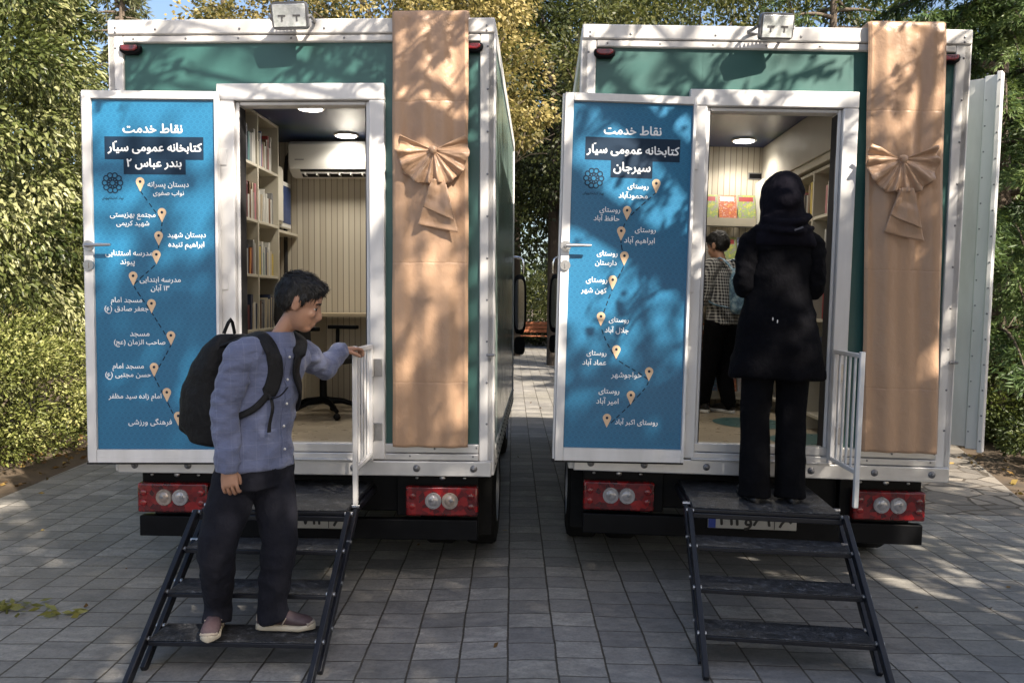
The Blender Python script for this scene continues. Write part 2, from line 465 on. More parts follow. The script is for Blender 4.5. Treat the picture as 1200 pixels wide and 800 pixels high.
# ------------------------------------------------------------------ helpers: geometry
class MB:
    """collects shapes; build() links them as one mesh object"""
    def __init__(s):
        s.v, s.f, s.mi = [], [], []
        s.cur = 0
    def mat(s, i):
        s.cur = i; return s
    def add(s, vs, fs):
        o = len(s.v)
        s.v += [tuple(p) for p in vs]
        s.f += [tuple(i + o for i in f) for f in fs]
        s.mi += [s.cur] * len(fs)
        return s
    def box(s, x0, x1, y0, y1, z0, z1, mtx=None):
        p = [Vector((x, y, z)) for z in (z0, z1) for y in (y0, y1) for x in (x0, x1)]
        if mtx is not None: p = [mtx @ q for q in p]
        return s.add(p, [(0, 2, 3, 1), (4, 5, 7, 6), (0, 1, 5, 4), (2, 6, 7, 3), (0, 4, 6, 2), (1, 3, 7, 5)])
    def bar(s, a, b, w, h, upv=(0, 0, 1)):
        a, b = Vector(a), Vector(b)
        t = (b - a).normalized()
        u = t.cross(Vector(upv)).normalized() * (w / 2)
        n = u.cross(t).normalized() * (h / 2)
        p = [q + i * u + j * n for q in (a, b) for i, j in ((-1, -1), (1, -1), (1, 1), (-1, 1))]
        return s.add(p, [(3, 2, 1, 0), (4, 5, 6, 7), (0, 1, 5, 4), (1, 2, 6, 5), (2, 3, 7, 6), (3, 0, 4, 7)])
    def rings(s, rs, n=20, cap=True, close=False):
        """rs: (centre, U, V[, power])"""
        vs, fs = [], []
        for r in rs:
            c, U, V = Vector(r[0]), Vector(r[1]), Vector(r[2])
            e = r[3] if len(r) > 3 else 1.0
            for k in range(n):
                a = 2 * PI * k / n
                ca, sa = math.cos(a), math.sin(a)
                ca = math.copysign(abs(ca) ** e, ca); sa = math.copysign(abs(sa) ** e, sa)
                vs.append(c + ca * U + sa * V)
        m = len(rs)
        for i in range(m - 1):
            for k in range(n):
                k2 = (k + 1) % n
                fs.append((i * n + k, i * n + k2, (i + 1) * n + k2, (i + 1) * n + k))
        if cap:
            vs.append(Vector(rs[0][0])); vs.append(Vector(rs[-1][0]))
            a, b = m * n, m * n + 1
            for k in range(n):
                k2 = (k + 1) % n
                fs.append((a, k2, k)); fs.append((b, (m - 1) * n + k, (m - 1) * n + k2))
        return s.add(vs, fs)
    def tube(s, pts, rad, n=10, up=None, flat=1.0, sub=0, cap=True):
        pts = [Vector(p) for p in pts]
        rad = list(rad) if hasattr(rad, '__len__') else [rad] * len(pts)
        if sub:
            P, Q = [], []
            for i in range(len(pts) - 1):
                p0 = pts[max(i - 1, 0)]; p1 = pts[i]; p2 = pts[i + 1]; p3 = pts[min(i + 2, len(pts) - 1)]
                for k in range(sub):
                    t = k / sub
                    P.append(.5 * ((2 * p1) + (p2 - p0) * t + (2 * p0 - 5 * p1 + 4 * p2 - p3) * t * t + (3 * p1 - p0 - 3 * p2 + p3) * t ** 3))
                    Q.append(rad[i] + (rad[i + 1] - rad[i]) * (t * t * (3 - 2 * t)))
            P.append(pts[-1]); Q.append(rad[-1]); pts, rad = P, Q
        t0 = (pts[1] - pts[0]).normalized()
        ref = Vector(up) if up else (Vector((0, 0, 1)) if abs(t0.z) < .9 else Vector((1, 0, 0)))
        rs = []
        for i, p in enumerate(pts):
            t = (pts[min(i + 1, len(pts) - 1)] - pts[max(i - 1, 0)]).normalized()
            U = t.cross(ref)
            if U.length < 1e-4: U = t.cross(Vector((0, 1, 0)))
            U.normalize()
            V = U.cross(t).normalized()
            if not up: ref = V
            rs.append((p, U * rad[i], V * rad[i] * flat))
        return s.rings(rs, n, cap)
    def cyl(s, a, b, r, n=16, r2=None):
        return s.tube([a, b], [r, r if r2 is None else r2], n)
    def ell(s, c, rx, ry, rz, n=16, m=10, mtx=None):
        c = Vector(c)
        vs, fs = [], []
        for i in range(m + 1):
            th = PI * i / m
            for k in range(n):
                a = 2 * PI * k / n
                q = Vector((rx * math.sin(th) * math.cos(a), ry * math.sin(th) * math.sin(a), rz * math.cos(th)))
                if mtx is not None: q = mtx @ q
                vs.append(c + q)
        for i in range(m):
            for k in range(n):
                k2 = (k + 1) % n
                fs.append((i * n + k, (i + 1) * n + k, (i + 1) * n + k2, i * n + k2))
        return s.add(vs, fs)
    def grid(s, nx, ny, fn):
        vs = [fn(i / nx, j / ny) for j in range(ny + 1) for i in range(nx + 1)]
        fs = [(j * (nx + 1) + i, j * (nx + 1) + i + 1, (j + 1) * (nx + 1) + i + 1, (j + 1) * (nx + 1) + i) for j in range(ny) for i in range(nx)]
        return s.add(vs, fs)
    def poly(s, pts, y, z0y=None):
        """flat polygon in the xz plane at y"""
        return s.add([(p[0], y, p[1]) for p in pts], [tuple(range(len(pts)))])
    def prism(s, pts, y0, y1):
        n = len(pts)
        vs = [(p[0], y0, p[1]) for p in pts] + [(p[0], y1, p[1]) for p in pts]
        fs = [tuple(range(n)), tuple(range(2 * n - 1, n - 1, -1))] + [(i, i + n, (i + 1) % n + n, (i + 1) % n) for i in range(n)]
        return s.add(vs, fs)
    def mesh(s, name, mats):
        me = bpy.data.meshes.new(name)
        me.from_pydata(s.v, [], s.f)
        for m in (mats if isinstance(mats, (list, tuple)) else [mats]):
            me.materials.append(m)
        if max(s.mi, default=0) > 0:
            me.polygons.foreach_set('material_index', s.mi)
        bm = bmesh.new(); bm.from_mesh(me)
        bmesh.ops.recalc_face_normals(bm, faces=bm.faces)
        bm.to_mesh(me); bm.free()
        return me
    def build_each(s, name, mats, parent=None, bevel=0.):
        """every box its own object"""
        for i in range(0, len(s.v), 8):
            b = MB(); b.v = s.v[i:i + 8]; b.f = [tuple(k - i for k in f) for f in s.f[i // 8 * 6:i // 8 * 6 + 6]]; b.mi = [0] * 6
            b.build(name, mats, parent, bevel)
    def build(s, name, mats, parent=None, bevel=0., smooth=35, flip=False):
        me = s.mesh(name, mats)
        o = bpy.data.objects.new(name, me)
        COL.objects.link(o)
        if parent is not None: o.parent = parent
        if smooth:
            me.shade_smooth()
            me.set_sharp_from_angle(angle=R(smooth))
        if bevel:
            b = o.modifiers.new('bevel', 'BEVEL'); b.width = bevel; b.segments = 2; b.limit_method = 'ANGLE'; b.angle_limit = R(50)
        return o

def mesh_obj(name, me, parent=None):
    o = bpy.data.objects.new(name, me); COL.objects.link(o)
    if parent is not None: o.parent = parent
    return o

def thing(name, label, cat, mtx=None, group=None, kind=None):
    o = bpy.data.objects.new(name, None)
    o.empty_display_size = .2
    COL.objects.link(o)
    if mtx is not None: o.matrix_world = mtx
    return tag(o, label, cat, group, kind)

def tag(o, label=None, cat=None, group=None, kind=None):
    if label: o['label'] = label
    if cat: o['category'] = cat
    if group: o['group'] = group
    if kind: o['kind'] = kind
    return o

def T(x, y, z): return Matrix.Translation((x, y, z))
def RZ(a): return Matrix.Rotation(a, 4, 'Z')
def RX(a): return Matrix.Rotation(a, 4, 'X')
def RY(a): return Matrix.Rotation(a, 4, 'Y')

# the ground rises gently away from the camera; right of the ridge it falls to the right
def gz(x, y):
    z = .0096 * (y - 4.7)
    if x > .1: z += .025 - .0191 * (x - .1)
    elif x > -.5: z += .025 * (x + .5) / .6
    return z

M1 = T(-1.1922, 4.6874, 0) @ RZ(-.0334) @ RX(.0096) @ RY(-.0033)
M2 = T(1.4229, 4.7500, 0) @ RZ(-.0374) @ RX(.0096) @ RY(.0191)

# ------------------------------------------------------------------ Persian lettering
FORMS = {'ا': (0xFE8D, 0xFE8E, 0, 0), 'آ': (0xFE81, 0xFE82, 0, 0), 'ب': (0xFE8F, 0xFE90, 0xFE91, 0xFE92), 'پ': (0xFB56, 0xFB57, 0xFB58, 0xFB59),
         'ت': (0xFE95, 0xFE96, 0xFE97, 0xFE98), 'ث': (0xFE99, 0xFE9A, 0xFE9B, 0xFE9C), 'ج': (0xFE9D, 0xFE9E, 0xFE9F, 0xFEA0),
         'ح': (0xFEA1, 0xFEA2, 0xFEA3, 0xFEA4), 'خ': (0xFEA5, 0xFEA6, 0xFEA7, 0xFEA8), 'د': (0xFEA9, 0xFEAA, 0, 0), 'ر': (0xFEAD, 0xFEAE, 0, 0),
         'ز': (0xFEAF, 0xFEB0, 0, 0), 'س': (0xFEB1, 0xFEB2, 0xFEB3, 0xFEB4), 'ش': (0xFEB5, 0xFEB6, 0xFEB7, 0xFEB8), 'ص': (0xFEB9, 0xFEBA, 0xFEBB, 0xFEBC),
         'ط': (0xFEC1, 0xFEC2, 0xFEC3, 0xFEC4), 'ظ': (0xFEC5, 0xFEC6, 0xFEC7, 0xFEC8), 'ع': (0xFEC9, 0xFECA, 0xFECB, 0xFECC), 'ف': (0xFED1, 0xFED2, 0xFED3, 0xFED4),
         'ق': (0xFED5, 0xFED6, 0xFED7, 0xFED8), 'ک': (0xFB8E, 0xFB8F, 0xFB90, 0xFB91), 'گ': (0xFB92, 0xFB93, 0xFB94, 0xFB95), 'ل': (0xFEDD, 0xFEDE, 0xFEDF, 0xFEE0),
         'م': (0xFEE1, 0xFEE2, 0xFEE3, 0xFEE4), 'ن': (0xFEE5, 0xFEE6, 0xFEE7, 0xFEE8), 'ه': (0xFEE9, 0xFEEA, 0xFEEB, 0xFEEC), 'و': (0xFEED, 0xFEEE, 0, 0),
         'ی': (0xFBFC, 0xFBFD, 0xFBFE, 0xFBFF)}

def shape(txt):
    """letters in their joined forms, in visual (left to right) order"""
    txt = txt.replace('\u0651', '')
    out, i = [], 0
    while i < len(txt):
        c = txt[i]
        if c not in FORMS:
            out.append(c); i += 1; continue
        prev = i > 0 and txt[i - 1] in FORMS and FORMS[txt[i - 1]][2] != 0
        if c == 'ل' and i + 1 < len(txt) and txt[i + 1] == 'ا':
            out.append(chr(0xFEFC if prev else 0xFEFB)); i += 2; continue
        nxt = i + 1 < len(txt) and txt[i + 1] in FORMS
        f = FORMS[c]
        if f[2] and nxt: k = f[3] if prev else f[2]
        else: k = f[1] if prev else f[0]
        out.append(chr(k)); i += 1
    digits = '۰۱۲۳۴۵۶۷۸۹'
    vis, run = [], []
    for c in out:                                   # numbers keep their own direction
        if c in digits: run.append(c)
        else:
            vis += run[::-1]; run = []
            vis.append({'(': ')', ')': '('}.get(c, c))
    vis += run[::-1]
    return ''.join(vis[::-1])

def text_mesh(s, bold):
    """outline of the lettering, triangulated with the non-zero winding rule (the font's strokes overlap)"""
    from mathutils.geometry import delaunay_2d_cdt
    c = bpy.data.curves.new('t', 'FONT')
    c.body = s; c.size = 1.0; c.resolution_u = 3; c.fill_mode = 'NONE'
    o = bpy.data.objects.new('t', c); COL.objects.link(o)
    dg = bpy.context.evaluated_depsgraph_get()
    me = bpy.data.meshes.new_from_object(o.evaluated_get(dg))
    n = len(me.vertices)
    co = np.zeros(n * 3); me.vertices.foreach_get('co', co); co = co.reshape(-1, 3)[:, :2]
    nx = {}
    for ed in me.edges:
        i, j = ed.vertices
        i, j = min(i, j), max(i, j)
        if j - i == 1: nx[i] = j
        else: nx[j] = i                              # the closing edge of a contour
    bpy.data.objects.remove(o); bpy.data.curves.remove(c); bpy.data.meshes.remove(me)
    if not n: return [], []
    edges = [(i, j) for i, j in nx.items()]
    vs, _, fs, *_ = delaunay_2d_cdt([Vector(p) for p in co], edges, [], 0, 1e-5)
    pv = np.array([(v.x, v.y) for v in vs]); tr = np.array([tuple(f) for f in fs])
    cen = pv[tr].mean(1)
    A = co[[i for i, j in edges]]; B = co[[j for i, j in edges]]
    py = cen[:, 1][:, None]
    upw = (A[None, :, 1] <= py) & (B[None, :, 1] > py); dnw = (A[None, :, 1] > py) & (B[None, :, 1] <= py)
    cr = (B[None, :, 0] - A[None, :, 0]) * (py - A[None, :, 1]) - (cen[:, 0][:, None] - A[None, :, 0]) * (B[None, :, 1] - A[None, :, 1])
    wn = (upw & (cr > 0)).sum(1) - (dnw & (cr < 0)).sum(1)
    keep = tr[wn != 0]
    return [Vector((x, y, 0)) for x, y in pv], [tuple(int(k) for k in t) for t in keep]

def put_text(mb, txt, cx, cz, width, y, bold=False, hscale=None):
    vs, fs = text_mesh(shape(txt), bold)
    if not vs: return
    x0, x1 = min(v.x for v in vs), max(v.x for v in vs)
    k = width / (x1 - x0)
    kz = k if hscale is None else hscale
    q = .026 if bold else .013                       # thickened by four slightly shifted strikes
    for i, (dx, dz) in enumerate(((0, 0), (q, 0), (-q, 0), (0, q), (0, -q))):
        mb.add([((v.x + dx - (x0 + x1) / 2) * k + cx, y - .00003 * i, (v.y + dz - .26) * kz + cz) for v in vs], fs)
    if 'ی' in txt and '\u0651' in txt:              # the doubling mark above the second-last letters
        dv, df = text_mesh(chr(0xFE7C), bold)
        if dv:
            mx = sum(v.x for v in dv) / len(dv); my = sum(v.y for v in dv) / len(dv)
            ax = cx - width / 2 + width * .085
            mb.add([((v.x - mx) * k * .8 + ax, y, (v.y - my) * k * .8 + cz + .55 * k) for v in dv], df)

LEFT = dict(
    text=[("نقاط خدمت", 0.350, 1.789, 0.344, "b"), ("کتابخانه عمومی سیّار", 0.361, 1.686, 0.546, "b"), ("بندر عباس ۲", 0.356, 1.600, 0.317, "b"),
          ("دبستان پسرانه", 0.436, 1.484, 0.239, "n"), ("نواب صفوی", 0.437, 1.437, 0.179, "n"), ("مجتمع بهزیستی", 0.227, 1.316, 0.265, "n"),
          ("شهید کریمی", 0.226, 1.268, 0.191, "n"), ("دبستان شهید", 0.540, 1.205, 0.223, "n"), ("ابراهیم تنیده", 0.537, 1.152, 0.209, "n"),
          ("مدرسه استثنایی", 0.201, 1.102, 0.275, "n"), ("پیوند", 0.192, 1.054, 0.084, "n"), ("مدرسه ابتدایی", 0.381, 0.955, 0.240, "n"),
          ("۱۳ آبان", 0.380, 0.907, 0.108, "n"), ("مسجد امام", 0.182, 0.840, 0.182, "n"), ("جعفر صادق (ع)", 0.181, 0.792, 0.257, "n"),
          ("مسجد", 0.256, 0.652, 0.113, "n"), ("صاحب الزمان (عج)", 0.255, 0.604, 0.301, "n"), ("مسجد امام", 0.185, 0.469, 0.183, "n"),
          ("حسن مجتبی (ع)", 0.184, 0.421, 0.268, "n"), ("امام زاده سید مظفر", 0.222, 0.299, 0.311, "n"), ("فرهنگی ورزشی", 0.309, 0.152, 0.256, "n")],
    pins=[(0.273, 1.449), (0.397, 1.28), (0.376, 1.151), (0.361, 1.046), (0.223, 0.926), (0.328, 0.772), (0.439, 0.593), (0.337, 0.414), (0.41, 0.272), (0.475, 0.138)],
    box=[(0.069, 1.623, 0.644, 1.749), (0.178, 1.541, 0.539, 1.6225)], logo=(0.112, 1.493))
RIGHT = dict(
    text=[("نقاط خدمت", 0.355, 1.796, 0.341, "b"), ("کتابخانه عمومی سیّار", 0.361, 1.688, 0.550, "b"), ("سیرجان", 0.358, 1.592, 0.218, "b"),
          ("روستای", 0.398, 1.489, 0.124, "n"), ("محمودآباد", 0.370, 1.435, 0.173, "n"), ("روستای", 0.234, 1.353, 0.123, "n"), ("حافظ آباد", 0.216, 1.304, 0.153, "n"),
          ("روستای", 0.450, 1.245, 0.124, "n"), ("ابراهیم آباد", 0.417, 1.185, 0.183, "n"), ("روستای", 0.227, 1.107, 0.123, "n"), ("دارستان", 0.221, 1.054, 0.128, "n"),
          ("روستای", 0.169, 0.956, 0.128, "n"), ("کهن شهر", 0.154, 0.897, 0.153, "n"), ("روستای", 0.310, 0.733, 0.119, "n"), ("جلال آباد", 0.299, 0.674, 0.144, "n"),
          ("روستای", 0.182, 0.541, 0.119, "n"), ("عماد آباد", 0.171, 0.487, 0.143, "n"), ("خواجوشهر", 0.366, 0.420, 0.183, "n"), ("روستای", 0.265, 0.325, 0.124, "n"),
          ("امیر آباد", 0.257, 0.267, 0.134, "n"), ("روستای اکبر آباد", 0.436, 0.150, 0.258, "n")],
    pins=[(0.506, 1.459), (0.337, 1.303), (0.306, 1.187), (0.33, 1.047), (0.265, 0.91), (0.202, 0.701), (0.301, 0.515), (0.503, 0.394), (0.398, 0.256), (0.258, 0.122)],
    box=[(0.076, 1.632, 0.641, 1.759), (0.231, 1.536, 0.48, 1.6315)], logo=(0.132, 1.528))

# ------------------------------------------------------------------ ground
def sheet(name, label, x0, x1, y0, y1, nx, ny, dz, mat, left=None, right=None):
    mb = MB()
    def fn(a, b):
        y = y0 + (y1 - y0) * b
        xa = left(y) if left else x0
        xb = right(y) if right else x1
        x = xa + (xb - xa) * a
        return (x, y, gz(x, y) + dz)
    mb.grid(nx, ny, fn)
    o = mb.build(name, mat, smooth=None)
    tag(o, label, None, None, 'structure')
    return o
sheet('ground', 'bare brown soil under the trees around the paving', -150, 150, -60, 240, 600, 150, -.012, M['soil'])
def rb(y):
    if y < 6.9: return 4.42
    if y < 13: return 4.42 + (y - 6.9) * .345
    return 6.52
sheet('paving', 'grey slate paving in straight columns around both trucks', -4.2, 4.4, -14, 31, 100, 150, 0.0, M['paving'], lambda y: -4.2 - .05 * max(0, y - 6.6), rb)
sheet('stone_path', 'irregular flagstones beside the right truck', 2.75, 5, 6.6, 20, 30, 40, .004, M['crazy'], lambda y: 2.75, lambda y: rb(y) - .01)

# ------------------------------------------------------------------ the library trucks
def rivets(mb, pts, r=.006, y=-.004, nrm='y'):
    for (a, b) in pts:
        if nrm == 'y': mb.ell((a, y, b), r, r * .6, r, 8, 5)
        else: mb.ell((y, a, b), r * .6, r, r, 8, 5)

def build_truck(mtx, label, spec):
    right = spec['right']
    t = thing('library_truck', label, 'truck', mtx, 'mobile library trucks parked side by side')
    HW, TOP, LEN = 1.095, 3.22, 3.46
    # rear frame of riveted aluminium profiles
    b = MB()
    b.box(-HW, -1.012, 0, .05, .735, 3.14)
    b.box(1.012, HW, 0, .05, .735, 3.14)
    b.build_each('corner_post', M['white'], t, .006)
    b = MB()
    b.box(-HW, HW, -.012, .06, 3.137, TOP)
    b.box(-1.011, 1.011, -.004, .05, 3.094, 3.134)
    b.build('top_rail', M['white'], t, .008)
    b = MB()
    b.box(-1.011, 1.011, -.010, .05, .782, .833); b.box(-1.011, 1.011, -.016, .05, .741, .779)
    b.build('bottom_rail', M['alu'], t, .005)
    b = MB()
    b.box(-1.07, 1.085, -.03, .10, .652, .738)
    b.build('sill', M['alu'], t, .006)
    b = MB()
    rv = [(-1.055, z) for z in np.arange(.95, 3.1, .235)] + [(1.056, z) for z in np.arange(.95, 3.1, .235)]
    rivets(b, rv, .0065, -.001)
    rivets(b, [(x, 3.115) for x in np.arange(-.95, 1.0, .30)], .006, -.005)
    rivets(b, [(x, 3.165) for x in np.arange(-.82, 1.0, .48)] + [(-1.05, 3.175), (1.05, 3.175), (-1.05, 3.15), (1.05, 3.15)], .007, -.013)
    rivets(b, [(x, .765) for x in (.62, .98, -1.03)] + [(1.0, .815), (.76, .808)], .006, -.017)
    b.build('rivet', M['rivet'], t)
    for x in (-.97, -.66, -.30, .30, .66, .985):
        b = MB(); b.ell((x, -.032, .698), .021, .008, .021, 12, 6); b.ell((x, -.040, .698), .011, .010, .011, 6, 6)
        b.build('sill_bolt', M['rivet'], t)
    # green rear panel round the doorway
    b = MB()
    b.box(-1.013, -.40, .018, .045, .83, 3.096); b.box(.43, 1.013, .018, .045, .83, 3.096); b.box(-.402, .432, .018, .045, 2.80, 3.096)
    b.build('rear_panel', M['green'], t)
    # door frame
    b = MB()
    x0, x1, xi0, xi1, zt, zi, zb = -.472, .478, -.372, .392, 2.86, 2.766, .745
    b.box(x0, xi0, -.028, .06, zb, zi); b.box(xi1, x1, -.028, .06, zb, zi); b.box(x0, x1, -.028, .06, zi + .0015, zt)
    b.box(xi0 + .001, xi0 + .022, .0, .09, zb, zi - .002); b.box(xi1 - .022, xi1 - .001, .0, .09, zb, zi - .002); b.box(xi0 + .023, xi1 - .023, .0, .09, zi - .022, zi - .002)
    fr = b.build('door_frame', M['white2'], t, .006)
    b = MB(); b.box(xi0 - .02, xi1 + .02, -.045, .11, .7385, .7485); b.build('threshold', M['alu'], fr, .003)
    for z in (1.05, 1.75, 2.45):
        h = MB(); h.cyl((x0 + .012, -.036, z - .05), (x0 + .012, -.036, z + .05), .010, 10); h.box(x0 + .014, x0 + .06, -.034, -.0285, z - .045, z + .045)
        h.build('hinge', M['white2'], fr, .002)
    b = MB(); b.box(xi1 - .026, xi1 - .0225, .002, .088, .75, zi - .03); b.box(xi0 + .0225, xi0 + .026, .002, .088, .75, zi - .03); b.build('door_seal', M['dark'], fr)
    # open door folded back against the panel: own frame at its hinge, leaf along -x
    th = R(spec['door_angle'])
    W = .742
    dr = bpy.data.objects.new('door', None); COL.objects.link(dr); dr.parent = t
    dr.matrix_local = T(-.447, -.034, .728) @ RZ(th) @ T(-W, 0, 0)
    H = 2.072
    b = MB()
    b.box(.002, W - .002, -.036, -.004, .012, H - .004)
    b.build('leaf', M['white2'], dr, .003)
    b = MB()
    for (a0, a1, c0, c1) in ((0, .047, 0, H), (W - .016, W, 0, H), (.048, W - .017, H - .043, H), (.048, W - .017, 0, .072)):
        b.box(a0, a1, -.056, .0, c0, c1)
    b.box(.0485, W - .0175, -.0565, -.030, .030, .034)
    b.box(-.012, -.001, -.040, -.002, .006, H - .004)
    b.build('door_profile', M['white2'], dr, .006)
    b = MB(); b.box(-.014, W, -.045, -.005, -.012, -.0015); b.build('door_sweep', M['dark'], dr)
    px, pz, pw, ph = .049, .074, W - .067, 1.952
    b = MB(); b.box(px, px + pw, -.0395, -.0365, pz, pz + ph); b.build('poster', M['poster'], dr)
    S = spec['poster']
    sx = pw / .71
    b = MB()
    for i, (s, cx, cz, wd, kind) in enumerate(S['text']):
        put_text(b, s, px + cx * sx, pz + cz, wd * sx, -.0408, kind == 'b')
    b.build('lettering', M['letter'], dr, smooth=None)
    b = MB()
    for (a0, c0, a1, c1) in S['box']: b.box(px + a0 * sx, px + a1 * sx, -.0402, -.0398, pz + c0, pz + c1)
    b.build('title_band', M['navyprint'], dr, smooth=None)
    pp = [(px + a * sx, pz + c) for a, c in S['pins']]
    b = MB()
    L_ = []
    for i in range(len(pp) - 1):
        p0 = Vector((*pp[max(i - 1, 0)], 0)); p1 = Vector((*pp[i], 0)); p2 = Vector((*pp[i + 1], 0)); p3 = Vector((*pp[min(i + 2, len(pp) - 1)], 0))
        bend = .55 if right else .15
        for k in range(8):
            u = k / 8
            cr = .5 * ((2 * p1) + (p2 - p0) * u + (2 * p0 - 5 * p1 + 4 * p2 - p3) * u * u + (3 * p1 - p0 - 3 * p2 + p3) * u ** 3)
            L_.append(cr * bend * 1 + (p1.lerp(p2, u)) * (1 - bend))
    acc, on = 0, True
    for i in range(len(L_) - 1):
        a, c = L_[i], L_[i + 1]
        d = c - a; n = max(1, int(d.length / .006))
        for k in range(n):
            acc += d.length / n
            if (acc % .042) < .026:
                p, q = a + d * k / n, a + d * (k + 1.02) / n
                nn = Vector((-d.y, d.x, 0)).normalized() * .0032
                b.add([(v.x, -.0400, v.y) for v in (p - nn, q - nn, q + nn, p + nn)], [(0, 1, 2, 3)])
    b.build('route_line', M['navyprint'], dr, smooth=None)
    for (cx, cz) in pp:
        b = MB()
        out = [(cx, cz - .004)]
        for k in range(19):
            a = R(-25 + 230 * k / 18)
            out.append((cx + .024 * math.cos(a), cz + .052 + .024 * math.sin(a)))
        b.poly(out, -.0412)
        b.mat(1).poly([(cx + .008 * math.cos(2 * PI * k / 10), cz + .052 + .008 * math.sin(2 * PI * k / 10)) for k in range(10)], -.0418)
        b.build('map_pin', [M['pin'], M['navyprint']], dr, smooth=None)
    # emblem: interlaced ring of eight loops with illegible small writing under it
    b = MB()
    lx, lz = px + S['logo'][0] * sx, pz + S['logo'][1]
    for k in range(10):
        a = 2 * PI * k / 10
        for (rr, off, rad) in ((.043, 0, .0175), (.022, .3, .0115)):
            cx, cz = lx + rr * math.cos(a + off), lz + rr * math.sin(a + off)
            n = 12
            for j in range(n):
                if rr > .03 and j == 4: continue
                a0, a1 = 2 * PI * j / n + a, 2 * PI * (j + 1) / n + a
                b.add([(cx + q * math.cos(w_), -.0404 - .00005 * (k % 2), cz + q * math.sin(w_)) for q, w_ in ((rad - .007, a0), (rad - .007, a1), (rad, a1), (rad, a0))], [(0, 1, 2, 3)])
    put_text(b, 'نهاد کتابخانه‌های'.replace('\u200c', ''), lx, lz - .085, .12, -.0404, False)
    b.build('emblem', M['navyprint'], dr, smooth=None)
    hz = 1.945 - .728
    b = MB()
    b.cyl((.026, -.056, hz), (.026, -.066, hz), .030, 20); b.cyl((.026, -.066, hz), (.026, -.100, hz), .011, 12)
    b.tube([(.024, -.098, hz), (.07, -.100, hz + .002), (.165, -.100, hz + .004)], [.010, .010, .008], 10)
    b.build('handle', M['steel'], dr)
    b = MB()
    b.cyl((.026, -.056, hz - .108), (.026, -.068, hz - .108), .029, 20); b.box(.0235, .0285, -.0745, -.067, hz - .122, hz - .094)
    b.build('lock', M['steel'], dr)
    # body
    for sgn in (-1, 1):
        xo, xi = sgn * HW, sgn * (HW - .04)
        lo, hi = sorted((xo - sgn * .004, xi))
        b = MB(); b.box(lo, hi, .051, LEN, .74, 3.14)
        sw = b.build('side_wall', M['sidegreen'], t)
        b = MB()
        l2, h2 = sorted((xo + sgn * .004, xi))
        b.box(l2, h2, .0, .10, .655, 3.20); b.box(l2, h2, LEN - .07, LEN + .01, .655, 3.20); b.box(l2, h2, .101, LEN - .071, 3.10, 3.205); b.box(l2, h2, .101, LEN - .071, .655, .80)
        b.build('side_trim', M['white'], sw, .006)
        b = MB()
        rivets(b, [(y, .70) for y in np.arange(.12, LEN, .17)] + [(y, .775) for y in np.arange(.20, LEN, .17)], .008, xo + sgn * .006, 'x')
        rivets(b, [(.05, z) for z in np.arange(.9, 3.1, .22)], .006, xo + sgn * .006, 'x')
        b.build('side_rivet', M['rivet'], sw)
    b = MB(); b.box(-HW + .01, HW - .01, .02, LEN, 3.165, 3.212); b.build('roof', M['white'], t)
    b = MB(); b.box(-HW + .045, HW - .045, LEN - .03, LEN, .74, 3.14); b.build('front_wall', M['white'], t)
    # cabin interior
    b = MB(); b.box(-1.05, 1.05, .046, 2.70, .695, .742); fl = b.build('interior_floor', M['vinyl'], t)
    if right:
        b = MB()
        for (cx, cy, r) in ((.36, 1.55, .30), (.62, .75, .34)):
            b.add([(cx + r * math.cos(2 * PI * k / 40), cy + r * math.sin(2 * PI * k / 40), .7435) for k in range(40)], [tuple(range(40))])
        b.build('floor_disc', M['teal'], fl, smooth=None)
    b = MB(); b.box(-1.05, 1.05, .046, 2.70, 3.06, 3.09); b.build('interior_ceiling', M['ceiling'], t)
    b = MB(); b.box(-1.05, 1.05, 2.701, 2.74, .742, 3.06); b.build('partition', M['ribbed'], t)
    b = MB(); b.box(-1.052, -1.03, .052, 2.70, .742, 3.06); b.box(1.03, 1.052, .052, 2.70, .742, 3.06)
    b.box(-1.03, -.40, .046, .056, .742, 3.06); b.box(.43, 1.03, .046, .056, .742, 3.06); b.box(-.399, .429, .046, .056, 2.79, 3.06)
    b.build('interior_wall', M['skinwhite'], t)
    for (x, y) in spec['lamps']:
        b = MB(); b.cyl((x, y, 3.045), (x, y, 3.061), .105, 28); lp = b.build('ceiling_light', M['plastic'], t, .003)
        b = MB(); b.cyl((x, y, 3.041), (x, y, 3.0445), .085, 28); b.build('diffuser', M['lampon'], lp, smooth=None)
        ld = bpy.data.lights.new('ceiling_lamp', 'SPOT'); ld.energy = spec['watt']; ld.spot_size = R(150); ld.spot_blend = .6; ld.shadow_soft_size = .08; ld.color = (1, .92, .80)
        lo_ = bpy.data.objects.new('ceiling_lamp', ld); COL.objects.link(lo_); lo_.parent = lp; lo_.location = (x, y, 3.03)
    # safety gate at the right of the doorway, swung out over the landing
    gx, gl = .402, .425
    b = MB()
    b.box(gx - .012, gx + .012, -.062, -.036, .765, 1.402)
    b.box(gx - .012, gx + .012, -gl, -.063, 1.378, 1.402); b.box(gx - .012, gx + .012, -gl, -.063, .765, .789)
    for k in range(1, 5):
        y = -.05 - (gl - .05) * k / 5
        b.box(gx - .006, gx + .006, y - .009, y + .009, .789, 1.378)
    b.box(gx - .013, gx + .013, -gl - .027, -gl - .001, .588, 1.412)
    gt = b.build('safety_gate', M['white2'], t, .004)
    for z in (.905, 1.27):
        b = MB(); b.cyl((gx + .012, -.044, z - .05), (gx + .012, -.044, z + .05), .010, 10); b.box(gx + .012, gx + .062, -.0345, -.0285, z - .05, z + .05)
        b.build('hinge', M['steel'], gt, .002)
